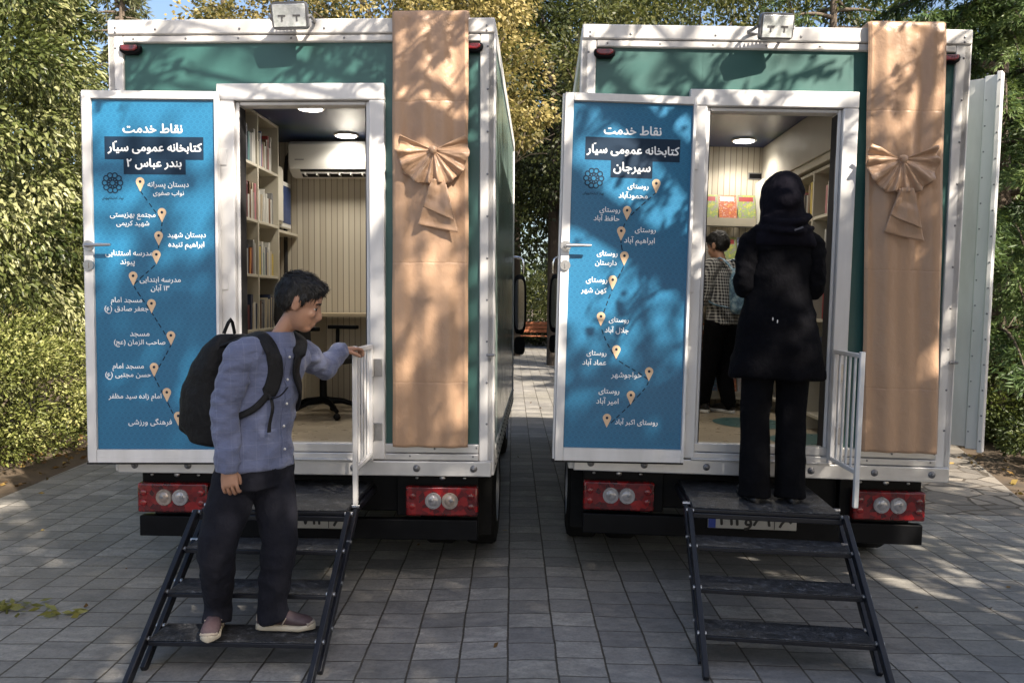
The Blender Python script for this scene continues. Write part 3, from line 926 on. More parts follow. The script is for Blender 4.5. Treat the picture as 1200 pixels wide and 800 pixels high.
    # lamps on the rear
    for x in (-.965, .968):
        b = MB()
        out = [(x + .062 * c, 3.058 + .030 * s) for c, s in ((-.9, .75), (-1, .2), (-.95, -.5), (-.55, -1), (.55, -1), (.95, -.5), (1, .2), (.9, .75))]
        b.prism(out, -.022, .017)
        ml = b.build('marker_light', M['black'], t, .008)
        b = MB(); b.prism([(x + (p - x) * .78, 3.066 + (q - 3.066) * .62) for p, q in out], -.034, -.0222); b.build('marker_lens', M['red'], ml, .007)
    for sg in (-1, 1):
        x = sg * .792
        b = MB(); b.box(x - .210, x + .210, .055, .115, .400, .575); tl = b.build('tail_light', M['red'], t, .012)
        for j, dx in enumerate((-.048, .048)):
            b = MB(); b.tube([(x + dx, .056, .492), (x + dx, .047, .492), (x + dx, .044, .492), (x + dx, .050, .492), (x + dx, .041, .492), (x + dx, .039, .492)], [.048, .047, .041, .037, .026, .010], 28)
            rf = b.build('reflector', M['lens'] if (j == 0) == (sg > 0) or right else M['amber'], tl)
            b = MB(); b.ell((x + dx + .010 * (1 if j else -1), .041, .496), .013, .005, .012, 14, 6); b.build('bulb', M['rimgrey'], rf)
        for dx in (-.17, .17):
            b = MB()
            for dz in (-.03, .03): b.ell((x + dx, .054, .487 + dz), .020, .007, .020, 12, 6)
            b.build('lamp_segment', M['red'], tl)
    # bumper and dark running gear
    b = MB()
    b.box(-1.0, 1.0, .075, .135, .255, .375)
    for sg in (-1, 1):
        lo, hi = sorted((sg * .52, sg * 1.0)); b.box(lo, hi, .118, .16, .387, .655)
    b.box(-.519, .519, .17, .20, .40, .655)
    bp = b.build('bumper', M['black'], t, .006)
    b = MB()
    for sg in (-1, 1):
        for dx, s_ in ((-.15, .010), (0, .018), (.13, .011)): b.ell((sg * .79 + dx, .115, .612), s_, .006, s_ * .75, 10, 6)
    b.build('bracket_bolt', M['steel'], bp)
    b = MB(); b.box(-.26, .26, .060, .070, .318, .428)
    pl = b.build('license_plate', M['plate'], t, .003)
    b = MB(); b.box(-.258, -.215, .0575, .0595, .321, .425); b.build('plate_band', M['plateblue'], pl)
    b = MB()
    put_text(b, spec['plate'], -.045, .372, .30, .0585, True); put_text(b, '۶۰', .195, .366, .075, .0585, True)
    b.box(.128, .132, .0582, .0595, .322, .424)
    b.build('plate_number', M['ink'], pl, smooth=None)
    b = MB()
    for x in (-.42, .42): b.box(x - .04, x + .04, .201, 5.3, .46, .64)
    for y in (.6, 1.5, 2.4, 3.3, 4.2): b.box(-.379, .379, y, y + .08, .48, .62)
    b.box(-1.0, 1.0, .21, LEN, .60, .648)
    b.cyl((-.75, .92, .40), (.75, .92, .40), .06, 12)
    b.box(-.60, .60, 1.3, 2.2, .33, .455)
    b.build('chassis', M['black'], t)
    for sg in (-1, 1):
        for k, (y, xs) in enumerate(((.92, (.97, .70)), (4.25, (.90,)))):
            for x in xs:
                wl = bpy.data.objects.new('wheel', None); COL.objects.link(wl); wl.parent = t
                wl.matrix_local = T(sg * x, y, .372)
                b = MB()
                prof = [(-.105, .22), (-.108, .30), (-.095, .352), (-.07, .368), (.07, .368), (.095, .352), (.108, .30), (.105, .22)]
                b.rings([((px_, 0, 0), (0, r_, 0), (0, 0, r_)) for px_, r_ in prof], 36, False)
                b.build('tyre', M['rubber'], wl)
                b = MB()
                b.rings([((px_, 0, 0), (0, r_, 0), (0, 0, r_)) for px_, r_ in ((-.104, .225), (-.02, .20), (.02, .20), (.104, .225))], 28, False)
                b.cyl((-.02, 0, 0), (.02, 0, 0), .205, 28); b.cyl((-.09, 0, 0), (.09, 0, 0), .07, 16)
                b.build('rim', M['rimgrey'], wl)
        lo, hi = sorted((sg * .62, sg * 1.06))
        b = MB(); b.box(lo, hi, .40, .415, .20, .64); b.build('mud_flap', M['rubber'], t)
        b = MB(); b.tube([(sg * .84, .50, .58), (sg * .84, .55, .72 - .02), (sg * .84, .92, .79 - .06), (sg * .84, 1.30, .70), (sg * .84, 1.38, .56)], .012, 6)
        b.build('mudguard', M['black'], t)
    # cab in front of the box
    b = MB()
    prof = [(3.62, .55), (3.62, 2.25), (3.75, 2.36), (4.55, 2.34), (4.95, 1.75), (5.22, 1.35), (5.26, .50), (4.7, .45), (4.6, .75), (4.3, .86), (4.0, .75), (3.9, .5)]
    n = len(prof)
    b.add([(-.92, y, z) for y, z in prof] + [(.92, y, z) for y, z in prof], [tuple(range(n)), tuple(range(2 * n - 1, n - 1, -1))] + [(i, i + n, (i + 1) % n + n, (i + 1) % n) for i in range(n)])
    cb = b.build('cab', M['plastic'], t, .03)
    b = MB()
    b.add([(-.85, 4.62, 2.26), (.85, 4.62, 2.26), (.85, 4.97, 1.76), (-.85, 4.97, 1.76)], [(0, 1, 2, 3)])
    for sg in (-1, 1): b.box(min(sg * .921, sg * .925), max(sg * .921, sg * .925), 3.85, 4.55, 1.55, 2.2)
    b.build('cab_window', M['mirror'], cb, smooth=None)
    for sg in (-1, 1):
        x = sg * 1.135
        b = MB()
        b.tube([(sg * .92, 4.42, 2.12), (sg * 1.06, 4.36, 2.14), (sg * 1.165, 4.32, 2.10), (sg * 1.175, 4.32, 1.95)], .014, 8, sub=4)
        b.tube([(sg * .92, 4.42, 1.15), (sg * 1.08, 4.36, 1.14), (sg * 1.175, 4.32, 1.25)], .014, 8, sub=4)
        mr = b.build('mirror', M['chrome'], t)
        b = MB()
        b.rings([((x, 4.285 + .0, 1.62), (.060, 0, 0), (0, 0, .30), .55), ((x, 4.30, 1.62), (.075, 0, 0), (0, 0, .325), .6), ((x, 4.36, 1.62), (.07, 0, 0), (0, 0, .31), .6), ((x, 4.40, 1.62), (.04, 0, 0), (0, 0, .22), .7)], 24)
        b.build('mirror_head', M['black'], mr)
        b = MB(); b.rings([((x, 4.283, 1.62), (.052, 0, 0), (0, 0, .275), .5), ((x, 4.280, 1.62), (.051, 0, 0), (0, 0, .273), .5)], 24); b.build('mirror_glass', M['mirror'], mr)
        b = MB(); b.rings([((x, 4.30, 1.17), (.06, 0, 0), (0, 0, .10), .6), ((x, 4.37, 1.17), (.05, 0, 0), (0, 0, .08), .6)], 20); b.build('lower_mirror', M['black'], mr)
    # floodlight on the top rail
    f = bpy.data.objects.new('floodlight', None); COL.objects.link(f); f.parent = t
    f.matrix_local = T(spec['flood_x'], -.16, spec['flood_z']) @ RZ(spec['flood_yaw']) @ RX(R(16)) @ RY(spec['flood_roll'])
    b = MB()
    b.rings([((0, 0, 0), (.098, 0, 0), (0, 0, .068), .25), ((0, .022, 0), (.102, 0, 0), (0, 0, .072), .25), ((0, .05, 0), (.085, 0, 0), (0, 0, .058), .3), ((0, .062, 0), (.06, 0, 0), (0, 0, .04), .4)], 40)
    for k in range(7): b.box(-.06 + .02 * k - .002, -.06 + .02 * k + .002, .045, .078, -.045, .045)
    b.build('lamp_housing', M['rivet'], f)
    b = MB(); b.box(-.088, .088, -.006, -.0005, -.058, .058); b.build('lamp_glass', M['flood'], f, .003)
    b = MB()
    for x in (-.04, .04):
        b.box(x - .02, x + .02, -.0085, -.0062, -.006, .004); b.box(x - .004, x + .004, -.0085, -.0062, -.030, -.0062)
    b.build('led_chip', M['rivet'], f, smooth=None)
    b = MB()
    b.tube([(-.107, .02, 0), (-.112, .06, -.015), (-.10, .145, -.03), (0, .16, -.035), (.10, .145, -.03), (.112, .06, -.015), (.107, .02, 0)], .009, 8, flat=1.0, sub=3)
    b.build('bracket', M['rivet'], f)
    if right:
        # tall side door standing open on the right flank
        a = Vector((1.10, .80, 0)); e = Vector((1.525, .46, 0))
        d = (e - a); ang = math.atan2(d.y, d.x); ln = d.length
        sdr = bpy.data.objects.new('side_door', None); COL.objects.link(sdr); sdr.parent = t
        sdr.matrix_local = T(a.x, a.y, 0) @ RZ(ang)
        b = MB(); b.box(0, ln - .10, .0, .03, .78, 3.10); b.build('door_skin', M['white'], sdr, .004)
        b = MB(); b.box(ln - .099, ln - .03, -.012, .034, .77, 3.11); b.box(ln - .029, ln, -.035, .036, .755, 3.125)
        b.build('edge_profile', M['white2'], sdr, .004)
        b = MB()
        for z in np.arange(.83, 3.1, .16): b.ell((ln - .012, -.036, z), .006, .004, .006, 8, 5); b.ell((ln - .085, -.013, z + .05), .005, .003, .005, 8, 5)
        b.build('side_rivet', M['rivet'], sdr)
    b = MB(); b.box(1.085, 1.10, .0, .03, 1.33, 1.36) if False else b.cyl((1.07, -.004, 1.345), (1.07, -.03, 1.345), .009, 10); b.cyl((1.055, -.026, 1.345), (1.10, -.026, 1.345), .007, 8)
    b.build('latch', M['rivet'], t)
    return t

truck_left = build_truck(M1, 'white framed library truck with the boy on its steps, left of the two', dict(
    right=False, door_angle=3.0, poster=LEFT, lamps=[(-.33, 1.38), (-.30, 2.36)], watt=16, plate='۸۹۶۷۱۲', flood_x=-.012, flood_z=3.185, flood_yaw=.05, flood_roll=-.03))
truck_right = build_truck(M2, 'white framed library truck with a woman in its doorway, right of the two', dict(
    right=True, door_angle=4.0, poster=RIGHT, lamps=[(.40, 2.36), (-.2, 1.2)], watt=17, plate='۶۹و۲۱۲', flood_x=-.035, flood_z=3.17, flood_yaw=.22, flood_roll=-.06))

# ------------------------------------------------------------------ boarding steps
def make_steps(mtx, label):
    t = thing('boarding_steps', label, 'steps', mtx, 'black folding steps at the truck doors')
    b = MB()
    b.box(-.375, .375, -.535, .20, .552, .572)
    b.box(-.385, .385, -.545, -.515, .525, .5515)
    for sg in (-1, 1):
        lo, hi = sorted((sg * .372, sg * .392)); b.box(lo, hi, -.514, .20, .515, .5505)
    b.build('landing_frame', M['blacksat'], t, .004)
    b = MB(); b.box(-.372, .372, -.532, .19, .5735, .580); b.build('landing_mat', M['tread'], t, .002)
    k = .73 / .555
    for sg in (-1, 1):
        x = sg * .392
        b = MB(); b.bar((x, -.545, .565), (x, -1.285, .006), .026, .046); b.build('stringer', M['blacksat'], t, .004)
        b = MB(); b.bar((x + sg * .002, -.395, .545), (x + sg * .002, -1.125, .006), .024, .042); b.build('stringer', M['blacksat'], t, .004)
        for z in (.565, .43, .285, .14):
            y = -.545 - (.565 - z) * k
            for dy, rr in ((0, .011), (.15, .010)):
                b = MB(); b.cyl((x - .02, y + dy, z), (x + .02, y + dy, z), rr, 8); b.build('pivot_bolt', M['steel'], t)
    for z in (.435, .287, .139):
        yf = -.545 - (.575 - z) * k
        b = MB(); b.box(-.376, .376, yf, yf + .20, z - .026, z - .006); td = b.build('tread', M['blacksat'], t, .003)
        b = MB(); b.box(-.374, .374, yf + .004, yf + .196, z - .0055, z); b.build('tread_mat', M['tread'], td, .002)
    return t
make_steps(M1, 'black folding steps under the boy at the left truck')
make_steps(M2 @ T(-.085, 0, 0) @ T(0, -.5, 0) @ RZ(R(-3.0)) @ T(0, .5, 0), 'black folding steps below the woman at the right truck')

# ------------------------------------------------------------------ satin drapes with bows
def make_drape(mtx, label, skew, seed):
    t = thing('satin_drape', label, 'drape', mtx, 'rose gold drapes over the truck corners')
    W = .425
    ph = seed * 1.7
    def fold(u, z):
        return .010 * math.sin(u * 9 + ph + z * .7) + .007 * math.sin(u * 21 + ph * 2 + .9 * z) + .010 * noise.noise((u * 3 + seed, z * 1.1, seed))
    def surf(u, v):
        # v: 0 behind the roof edge, over the top, then down
        L0, L1 = .16, 2.42
        s = v * (L0 + L1)
        if s < L0:
            y, z = .13 - s * 1.0, 3.243
        else:
            d = s - L0
            y, z = -.032, 3.243 - d
            if d < .02: y = -.03; z = 3.243 - d
        x = .527 + W * u + skew * (3.243 - z) / 2.42
        edge = min(u, 1 - u)
        f = fold(u, z) * (1 if z < 3.2 else .25)
        x += .006 * noise.noise((u * 2, z * 2.2, seed + 5))
        return (x, y - .018 - f - (.012 if edge > .02 else 0.0) * 1.0, z)
    b = MB(); b.grid(60, 150, surf)
    o = b.build('cloth', M['drape'], t, smooth=80)
    sm = o.modifiers.new('solid', 'SOLIDIFY'); sm.thickness = .003
    # bow: a pleated fan under a knot, with a folded tail
    cz, cx = 2.475, .762 + skew * .31 - (.055 if skew else 0)
    def fan(u, v):
        a = R(153 + 234 * u)                    # from upper left, through the bottom, to upper right
        r = .014 + v * (.188 - .016 * math.exp(-((u - .5) / .10) ** 2) + .006 * math.sin(u * 53))
        pl = math.sin(u * 2 * PI * 9.5 + 1.5 * math.sin(u * 9 + seed) + .7 * math.sin(u * 23 + seed * 2)) * (.75 + .5 * noise.noise((u * 9, seed, 2)))
        pl = math.copysign(abs(pl) ** .7, pl)
        y = -.094 - v * .020 * pl - .050 * v * (1 - v * .75) - .012 * noise.noise((u * 6, v * 2, seed)) - .007 * v * noise.noise((u * 38, v * 5, seed))
        return (cx + r * math.cos(a) * .98, y, cz + r * math.sin(a) * (1.0 if math.sin(a) < 0 else .85))
    b = MB(); b.grid(220, 18, fan)
    bw = b.build('bow', M['drape'], t, smooth=70)
    sm = bw.modifiers.new('solid', 'SOLIDIFY'); sm.thickness = .0015
    b = MB(); b.ell((cx, -.112, cz + .006), .024, .016, .016, 16, 10); b.ell((cx + .004, -.118, cz - .004), .018, .012, .020, 16, 8); b.build('knot', M['drape'], bw, smooth=80)
    def tail(u, v):
        z = cz - .16 - v * .255 - .045 * (u - .2) * v
        x = cx + .028 + (u - .5) * (.075 + .15 * v)
        return (x, -.098 - .008 * math.sin(u * 5 + v * 3) - .012 * noise.noise((u * 3, v * 4, seed + 2)), z)
    b = MB(); b.grid(24, 24, tail)
    def tail2(u, v):
        z = cz - .16 - v * .15 - .075 * u * v
        x = cx + .030 + (u - .5) * (.07 + .10 * v)
        return (x, -.116 - .008 * math.cos(u * 4 + v * 3) - .010 * noise.noise((u * 3, v * 4, seed + 9)), z)
    b.grid(24, 24, tail2)
    tl = b.build('bow_tail', M['drape'], bw, smooth=70)
    sm = tl.modifiers.new('solid', 'SOLIDIFY'); sm.thickness = .004
    return t
make_drape(M1, 'rose gold satin drape with a pleated bow on the left truck, beside its gate', .0, 1)
make_drape(M2 @ T(-.028, 0, 0), 'rose gold satin drape slanting down the right truck, speckled with sunlight', .075, 2)

# ------------------------------------------------------------------ inside the left truck
def make_bookcase(mtx, y0, bays, bw, x_wall, x_front, shelves, ztop, label, end_panel=None):
    t = thing('bookcase', label, 'bookcase', mtx, 'bookcases built into the trucks')
    sg = 1 if x_front > x_wall else -1
    lo, hi = sorted((x_wall, x_front))
    y1 = y0 + bays * bw
    b = MB()
    for k in range(bays + 1):
        y = y0 + k * bw
        b.box(lo, hi, y - .011, y + .011, .745, ztop)
    b.build_each('upright', M['shelf'], t, .002)
    b = MB()
    for z in shelves + [ztop - .011]:
        for k in range(bays): b.box(lo + .004, hi - .003, y0 + k * bw + .0115, y0 + (k + 1) * bw - .0115, z - .011, z + .011)
    b.build_each('shelf', M['shelf'], t, .002)
    xb = x_wall + sg * .002
    b = MB(); b.box(min(xb, xb + sg * .006), max(xb, xb + sg * .006), y0 + .012, y1 - .012, .75, ztop - .03); b.build('back_panel', M['skinwhite'] if end_panel is None else M['brown'], t)
    if end_panel:
        b = MB(); b.box(lo - .02, hi + .004, y0 - .05, y0 - .013, .745, ztop); b.build('end_panel', M['brown'], t, .003)
    return t

ORD = ['first', 'second', 'third', 'fourth', 'fifth', 'sixth', 'seventh', 'eighth', 'ninth', 'tenth', 'eleventh', 'twelfth', 'thirteenth', 'fourteenth']
BOOKMESH = {}
def book_mesh(col):
    if col not in BOOKMESH:
        b = MB()                               # unit book: spine towards +x, thickness along y
        b.box(-1, 0, -.5, -.42, 0, 1); b.box(-1, 0, .42, .5, 0, 1); b.box(-.03, 0, -.42, .42, 0, 1)
        b.mat(1).box(-.98, -.03, -.42, .42, .012, .985)
        BOOKMESH[col] = b.mesh('book', [M['bk_' + col], M['pages']])
    return BOOKMESH[col]

def fill_shelf(mtx, xf, face, y0, y1, z, hmax, where, group, rnd, fillto=.9):
    y = y0 + .004
    k = 0
    cols = list(BOOKC)
    last = None
    while y < y0 + (y1 - y0) * fillto and k < 14:
        th = rnd.uniform(.016, .042)
        h = min(hmax, rnd.uniform(.17, .27)); d = rnd.uniform(.13, .17)
        if y + th > y1 - .004: break
        c = rnd.choice([q for q in cols + ['white', 'cream', 'grey', 'white', 'cream', 'navy', 'white'] * 2 if q != last or q in ('white', 'cream')]); last = c
        o = bpy.data.objects.new('book', book_mesh(c))
        COL.objects.link(o)
        lean = rnd.uniform(.04, .14) if rnd.random() < .12 else 0
        o.matrix_world = mtx @ T(xf - face * .012, y + th / 2 + lean * h * .5, z + .0115) @ RX(-lean) @ Matrix.Diagonal((face * d, th * .97, h, 1))
        tag(o, '%s book, %s %s' % (c, ORD[k], where), 'book', group)
        y += th + lean * h + rnd.uniform(0, .003)
        k += 1

SH = [.80, 1.012, 1.42, 1.832, 2.24, 2.655]
make_bookcase(M1, .08, 4, .48, -1.028, -.77, SH, 3.055, 'cream bookcase along the left wall of the left truck')
rnd = random.Random(3)
names = {2.655: 'top', 2.24: 'second', 1.832: 'third', 1.42: 'fourth'}
for bay, (ya, yb) in (('near', (1.04, 1.52)), ('far', (1.52, 2.0))):
    for z, nm in names.items():
        fill_shelf(M1, -.77, 1, ya + .012 + (.10 if bay == 'near' else 0), yb - .012, z, .30, 'from the door in the %s bay, %s shelf, left truck' % (bay, nm),
                   'books in the left truck bookcase', rnd, .92 if bay == 'near' else .72)

t = thing('air_conditioner', 'white wall air conditioner high on the ribbed partition of the left truck', 'air conditioner', M1)
b = MB()
def acprof(x): return [(x, 2.695, 2.735), (x, 2.60, 2.735), (x, 2.495, 2.79), (x, 2.475, 2.86), (x, 2.475, 3.0), (x, 2.51, 3.03), (x, 2.695, 3.03)]
A, B_ = acprof(-.84), acprof(.02); n = len(A)
b.add(A + B_, [tuple(range(n)), tuple(range(2 * n - 1, n - 1, -1))] + [(i, i + n, (i + 1) % n + n, (i + 1) % n) for i in range(n)])
b.build('housing', M['plastic'], t, .012)
b = MB(); b.add([(-.74, 2.594, 2.7375), (-.06, 2.594, 2.7375), (-.06, 2.497, 2.7875), (-.74, 2.497, 2.7875)], [(0, 1, 2, 3)])
b.add([(p[0], p[1] - .0015, p[2] - .003) for p in [(-.74, 2.594, 2.7375), (-.06, 2.594, 2.7375), (-.06, 2.497, 2.7875), (-.74, 2.497, 2.7875)]], [(0, 1, 2, 3)])
b.build('air_outlet', M['dark'], t, smooth=None)
b = MB(); b.box(-.74, -.06, 2.515, 2.523, 2.755, 2.772)
for k in range(7): b.box(-.70 + .1 * k, -.694 + .1 * k, 2.50, 2.585, 2.738, 2.760)
b.build('louver', M['plastic'], t)
b = MB(); b.box(-.78, -.70, 2.4735, 2.4748, 2.865, 2.873); b.build('badge', M['rivet'], t, smooth=None)
b = MB(); b.tube([(-.845, 2.66, 2.95), (-.90, 2.66, 2.92), (-.92, 2.66, 2.6), (-.92, 2.66, 1.7)], .018, 8, sub=3); b.build('pipe_cover', M['dark'], t)

t = thing('electric_cabinet', 'cream steel cabinet on the wall beyond the left bookcase', 'cabinet', M1)
b = MB(); b.box(-1.028, -.85, 2.06, 2.36, 2.30, 2.78); b.build('cabinet_body', M['cabinet'], t, .006)
b = MB(); b.box(-.849, -.838, 2.08, 2.34, 2.32, 2.76); b.build('cabinet_door', M['cabinet'], t, .004)
b = MB(); b.cyl((-.838, 2.11, 2.55), (-.828, 2.11, 2.55), .012, 10); b.build('lock', M['steel'], t)
t = thing('wall_monitor', 'small monitor with dark blue screen hung by the cabinet', 'monitor', M1)
b = MB(); b.box(-1.028, -.90, 2.42, 2.46, 2.42, 2.50); b.box(-.905, -.87, 2.40, 2.66, 2.28, 2.68); b.build('monitor_case', M['plastic'], t, .008)
b = MB(); b.box(-.8695, -.867, 2.42, 2.64, 2.32, 2.64); b.build('screen', M['bluedark'], t, smooth=None)
t = thing('wall_shelf', 'short shelf bracketed under the small monitor', 'shelf', M1)
b = MB(); b.box(-1.028, -.82, 2.05, 2.69, 2.215, 2.24); b.build('board', M['shelf'], t, .003)
b = MB(); b.box(-1.028, -.90, 2.20, 2.22, 2.10, 2.214); b.build('bracket', M['plastic'], t)
t = thing('fire_extinguisher', 'small red extinguisher below the wall shelf', 'extinguisher', M1)
b = MB(); b.tube([(-.96, 2.30, 1.90), (-.96, 2.30, 1.92), (-.96, 2.30, 2.08), (-.96, 2.30, 2.11), (-.96, 2.30, 2.13)], [.04, .05, .05, .035, .015], 16); b.build('bottle', M['bk_red'], t)
b = MB(); b.box(-.975, -.945, 2.25, 2.34, 2.13, 2.15); b.cyl((-.96, 2.30, 2.12), (-.96, 2.30, 2.16), .012, 8); b.build('valve', M['black'], t)

t = thing('desk', 'pale wooden counter at the end of the left truck', 'desk', M1)
b = MB(); b.box(-.62, .75, 2.10, 2.69, 1.515, 1.545); b.build('desk_top', M['desk'], t, .004)
for x in (-.58, .70):
    b = MB(); b.box(x - .018, x + .018, 2.16, 2.66, .743, 1.514); b.build('side_panel', M['shelf'], t, .003)

t = thing('office_chair', 'black mesh office chair behind the boy in the left truck', 'chair', M1 @ T(-.34, 1.72, 0) @ RZ(R(72)))
b = MB()
b.rings([((0, .25, 1.28), (.20, 0, 0), (0, .025, 0), .5), ((0, .28, 1.5), (.23, 0, 0), (0, .022, 0), .5), ((0, .29, 1.74), (.20, 0, 0), (0, .022, 0), .5), ((0, .28, 1.83), (.13, 0, 0), (0, .018, 0), .6)], 24)
b.build('backrest', M['chair'], t)
b = MB(); b.rings([((0, 0, 1.16), (.23, 0, 0), (0, .23, 0), .6), ((0, 0, 1.20), (.25, 0, 0), (0, .24, 0), .6), ((0, 0, 1.235), (.22, 0, 0), (0, .22, 0), .6)], 28); b.build('seat', M['chair'], t)
b = MB(); b.tube([(0, .20, 1.19), (0, .29, 1.22), (0, .30, 1.40)], .02, 8, sub=3); b.cyl((0, 0, .85), (0, 0, 1.17), .028, 12); b.build('column', M['black'], t)
for sg in (-1, 1):
    b = MB(); b.tube([(sg * .20, .05, 1.18), (sg * .28, .05, 1.24), (sg * .28, .04, 1.42)], .016, 8, sub=3); b.box(sg * .28 - .03, sg * .28 + .03, -.14, .12, 1.42, 1.45); b.build('armrest', M['black'], t, .006)
for k in range(5):
    a = 2 * PI * k / 5 + .3
    b = MB(); b.tube([(0, 0, .87), (.15 * math.cos(a), .15 * math.sin(a), .86), (.29 * math.cos(a), .29 * math.sin(a), .81)], [.03, .022, .016], 8); b.ell((.29 * math.cos(a), .29 * math.sin(a), .771), .028, .028, .028, 12, 8)
    b.build('caster_leg', M['black'], t)

# ------------------------------------------------------------------ inside the right truck
SHR = [.86, 1.18, 1.55, 1.92, 2.29]
make_bookcase(M2, .80, 3, .55, 1.028, .68, SHR, 2.64, 'bookcase with brown end panel inside the right truck', True)
rnd = random.Random(8)
for bay, (ya, yb) in (('near', (.80, 1.35)), ('far', (1.35, 1.90))):
    for z, nm in ((2.29, 'top'), (1.92, 'second'), (1.55, 'third'), (1.18, 'fourth')):
        fill_shelf(M2, .68, -1, ya + .012, yb - .012, z, .27, 'from the door in the %s bay, %s shelf, right truck' % (bay, nm), 'books in the right truck bookcase', rnd, .5)
t = thing('overhead_cabinet', 'long cream overhead cabinet above the bookcase in the right truck', 'cabinet', M2)
b = MB(); b.box(.645, 1.028, .10, 2.69, 2.715, 3.058); b.build('cabinet_body', M['skinwhite'], t, .005)
b = MB(); b.box(.66, 1.028, .10, 2.69, 2.66, 2.714); b.build('light_pelmet', M['shelf'], t, .003)

t = thing('wall_sign', 'small black sign high on the ribbed partition of the right truck', 'sign', M2)
b = MB(); b.box(.54, .75, 2.688, 2.70, 2.785, 2.825); b.build('sign_plate', M['black'], t, .002)
b = MB(); b.box(.53, .76, 2.694, 2.7005, 2.775, 2.835); b.build('sign_frame', M['rivet'], t)

t = thing('magazine_rack', 'white tiered rack of magazines beside the boy in the right truck', 'rack', M2)
tiers = [(2.36, 2.52), (1.98, 2.46), (1.60, 2.40), (1.22, 2.34), (.86, 2.28)]
b = MB()
for x in (-.42, .60): b.box(x - .010, x + .010, 2.30 if x < .5 else 2.42, 2.69, .745, 2.74 if x > .5 else 2.70)
b.build_each('side_board', M['plastic'], t, .003)
for z, y in tiers:
    b = MB(); b.box(-.41, .58, y, 2.66, z - .02, z - .004); b.build('ledge', M['plastic'], t, .002)
    b = MB(); b.box(-.40, .57, y - .004, y, z - .02, z + .05); b.build('front_lip', M['shelf'], t)
kinds = ['mag_orange', 'mag_yellow', 'mag_white', 'mag_blue', 'mag_grey']
cn = dict(mag_orange='orange', mag_yellow='yellow', mag_white='pale', mag_blue='blue', mag_grey='grey')
tn = ['top', 'second', 'third', 'fourth', 'lowest']
rnd = random.Random(5)
mi = 0
for i, (z, y) in enumerate(tiers):
    for j in range(6):
        x = -.33 + j * .166
        kd = {(0, 4): 'mag_orange', (0, 5): 'mag_yellow'}.get((i, j), kinds[(mi * 2 + i) % 5]); mi += 1
        b = MB()
        hw, hh = .078, .27
        b.box(-hw, hw, -.006, 0, 0, hh)
        b.mat(1).box(-hw + .004, hw - .002, .0005, .004, .003, hh - .003)
        b.mat(2).box(-hw + .012, hw - .02, -.0066, -.0061, hh - .06, hh - .018)
        o = b.build('magazine', [M[kd], M['pages'], M['bk_red' if (i + j) % 2 else 'bk_white']], None, smooth=None)
        o.matrix_world = M2 @ T(x, y + .03, z + .001) @ RX(R(-16))
        tag(o, '%s covered magazine, %s from the left on the %s tier of the rack' % (cn[kd], ORD[j], tn[i]), 'magazine', 'magazines on the rack')

# ------------------------------------------------------------------ people
def fuse(mb, voxel, name, mat, parent, smooth=4, wrinkle=None, sub=None):
    """joins overlapping shapes into one continuous skin"""
    me = mb.mesh('tmp', [])
    o = bpy.data.objects.new('tmp', me); COL.objects.link(o)
    r = o.modifiers.new('r', 'REMESH'); r.mode = 'VOXEL'; r.voxel_size = voxel
    s = o.modifiers.new('s', 'SMOOTH'); s.iterations = smooth; s.factor = .5
    dg = bpy.context.evaluated_depsgraph_get()
    m2 = bpy.data.meshes.new_from_object(o.evaluated_get(dg))
    bpy.data.objects.remove(o); bpy.data.meshes.remove(me)
    m2.name = name
    if wrinkle:
        nrm = [v.normal.copy() for v in m2.vertices]
        for v, n in zip(m2.vertices, nrm):
            v.co += n * wrinkle(v.co, n)
    m2.materials.clear(); m2.materials.append(mat)
    m2.shade_smooth()
    return mesh_obj(name, m2, parent)

def wr(amp, sx, sy, sz, seed, fine=.35):
    def f(c, n):
        p = Vector((c.x * sx, c.y * sy, c.z * sz + seed))
        a = noise.noise(p + Vector((noise.noise(c * 4) * .9, 0, 0)))
        b = noise.noise(p * 2.3 + Vector((3, 7, seed)))
        ridge = (1 - abs(a) * 2.2)
        return amp * (.7 * ridge - .35 + fine * b)
    return f

def hand_shapes(mb, W, F, N, X, size, side, curl, thumb=(.55, .75, -.25), spread=.10):
    """W wrist, F towards the fingers, N back of the hand, X towards the thumb"""
    s = size / .175
    def P(x, y, z): return W + (X * x + F * y + N * z) * s
    mb.rings([(P(0, -.02, 0), X * .024 * s, N * .020 * s), (P(0, .01, 0), X * .028 * s, N * .019 * s), (P(.002, .045, 0), X * .038 * s, N * .016 * s),
              (P(.001, .080, .001), X * .040 * s, N * .0135 * s), (P(0, .094, 0), X * .036 * s, N * .010 * s)], 16)
    for x, ln, r in ((.030, .066, .0088), (.010, .073, .0092), (-.011, .068, .0088), (-.030, .053, .0078)):
        p = Vector((x, .078, .001)); a = 0; pts = [p.copy()]; rad = [r * 1.05]
        for q, (fr, c) in enumerate(zip((.20, .40, .27, .22), (0, curl[0], curl[1], curl[2]))):
            a += R(c)
            d = Vector((x * spread * 10 * .12, math.cos(a), -math.sin(a))).normalized()
            p = p + d * ln * fr * 1.12
            pts.append(p.copy()); rad.append(r * (1.0, 1.0, .93, .72)[q])
        mb.tube([P(*q) for q in pts], [q * s for q in rad], 10, sub=3)
    tb = Vector((.026, .020, -.004)); d = Vector(thumb).normalized()
    pts = [tb, tb + d * .032, tb + d * .032 + (d + Vector((-.25, .35, -.25))).normalized() * .030, tb + d * .032 + (d + Vector((-.25, .35, -.25))).normalized() * .030 + (d + Vector((-.6, .5, -.4))).normalized() * .022]
    mb.tube([P(*q) for q in pts], [.0135 * s, .0115 * s, .010 * s, .007 * s], 10, sub=3)

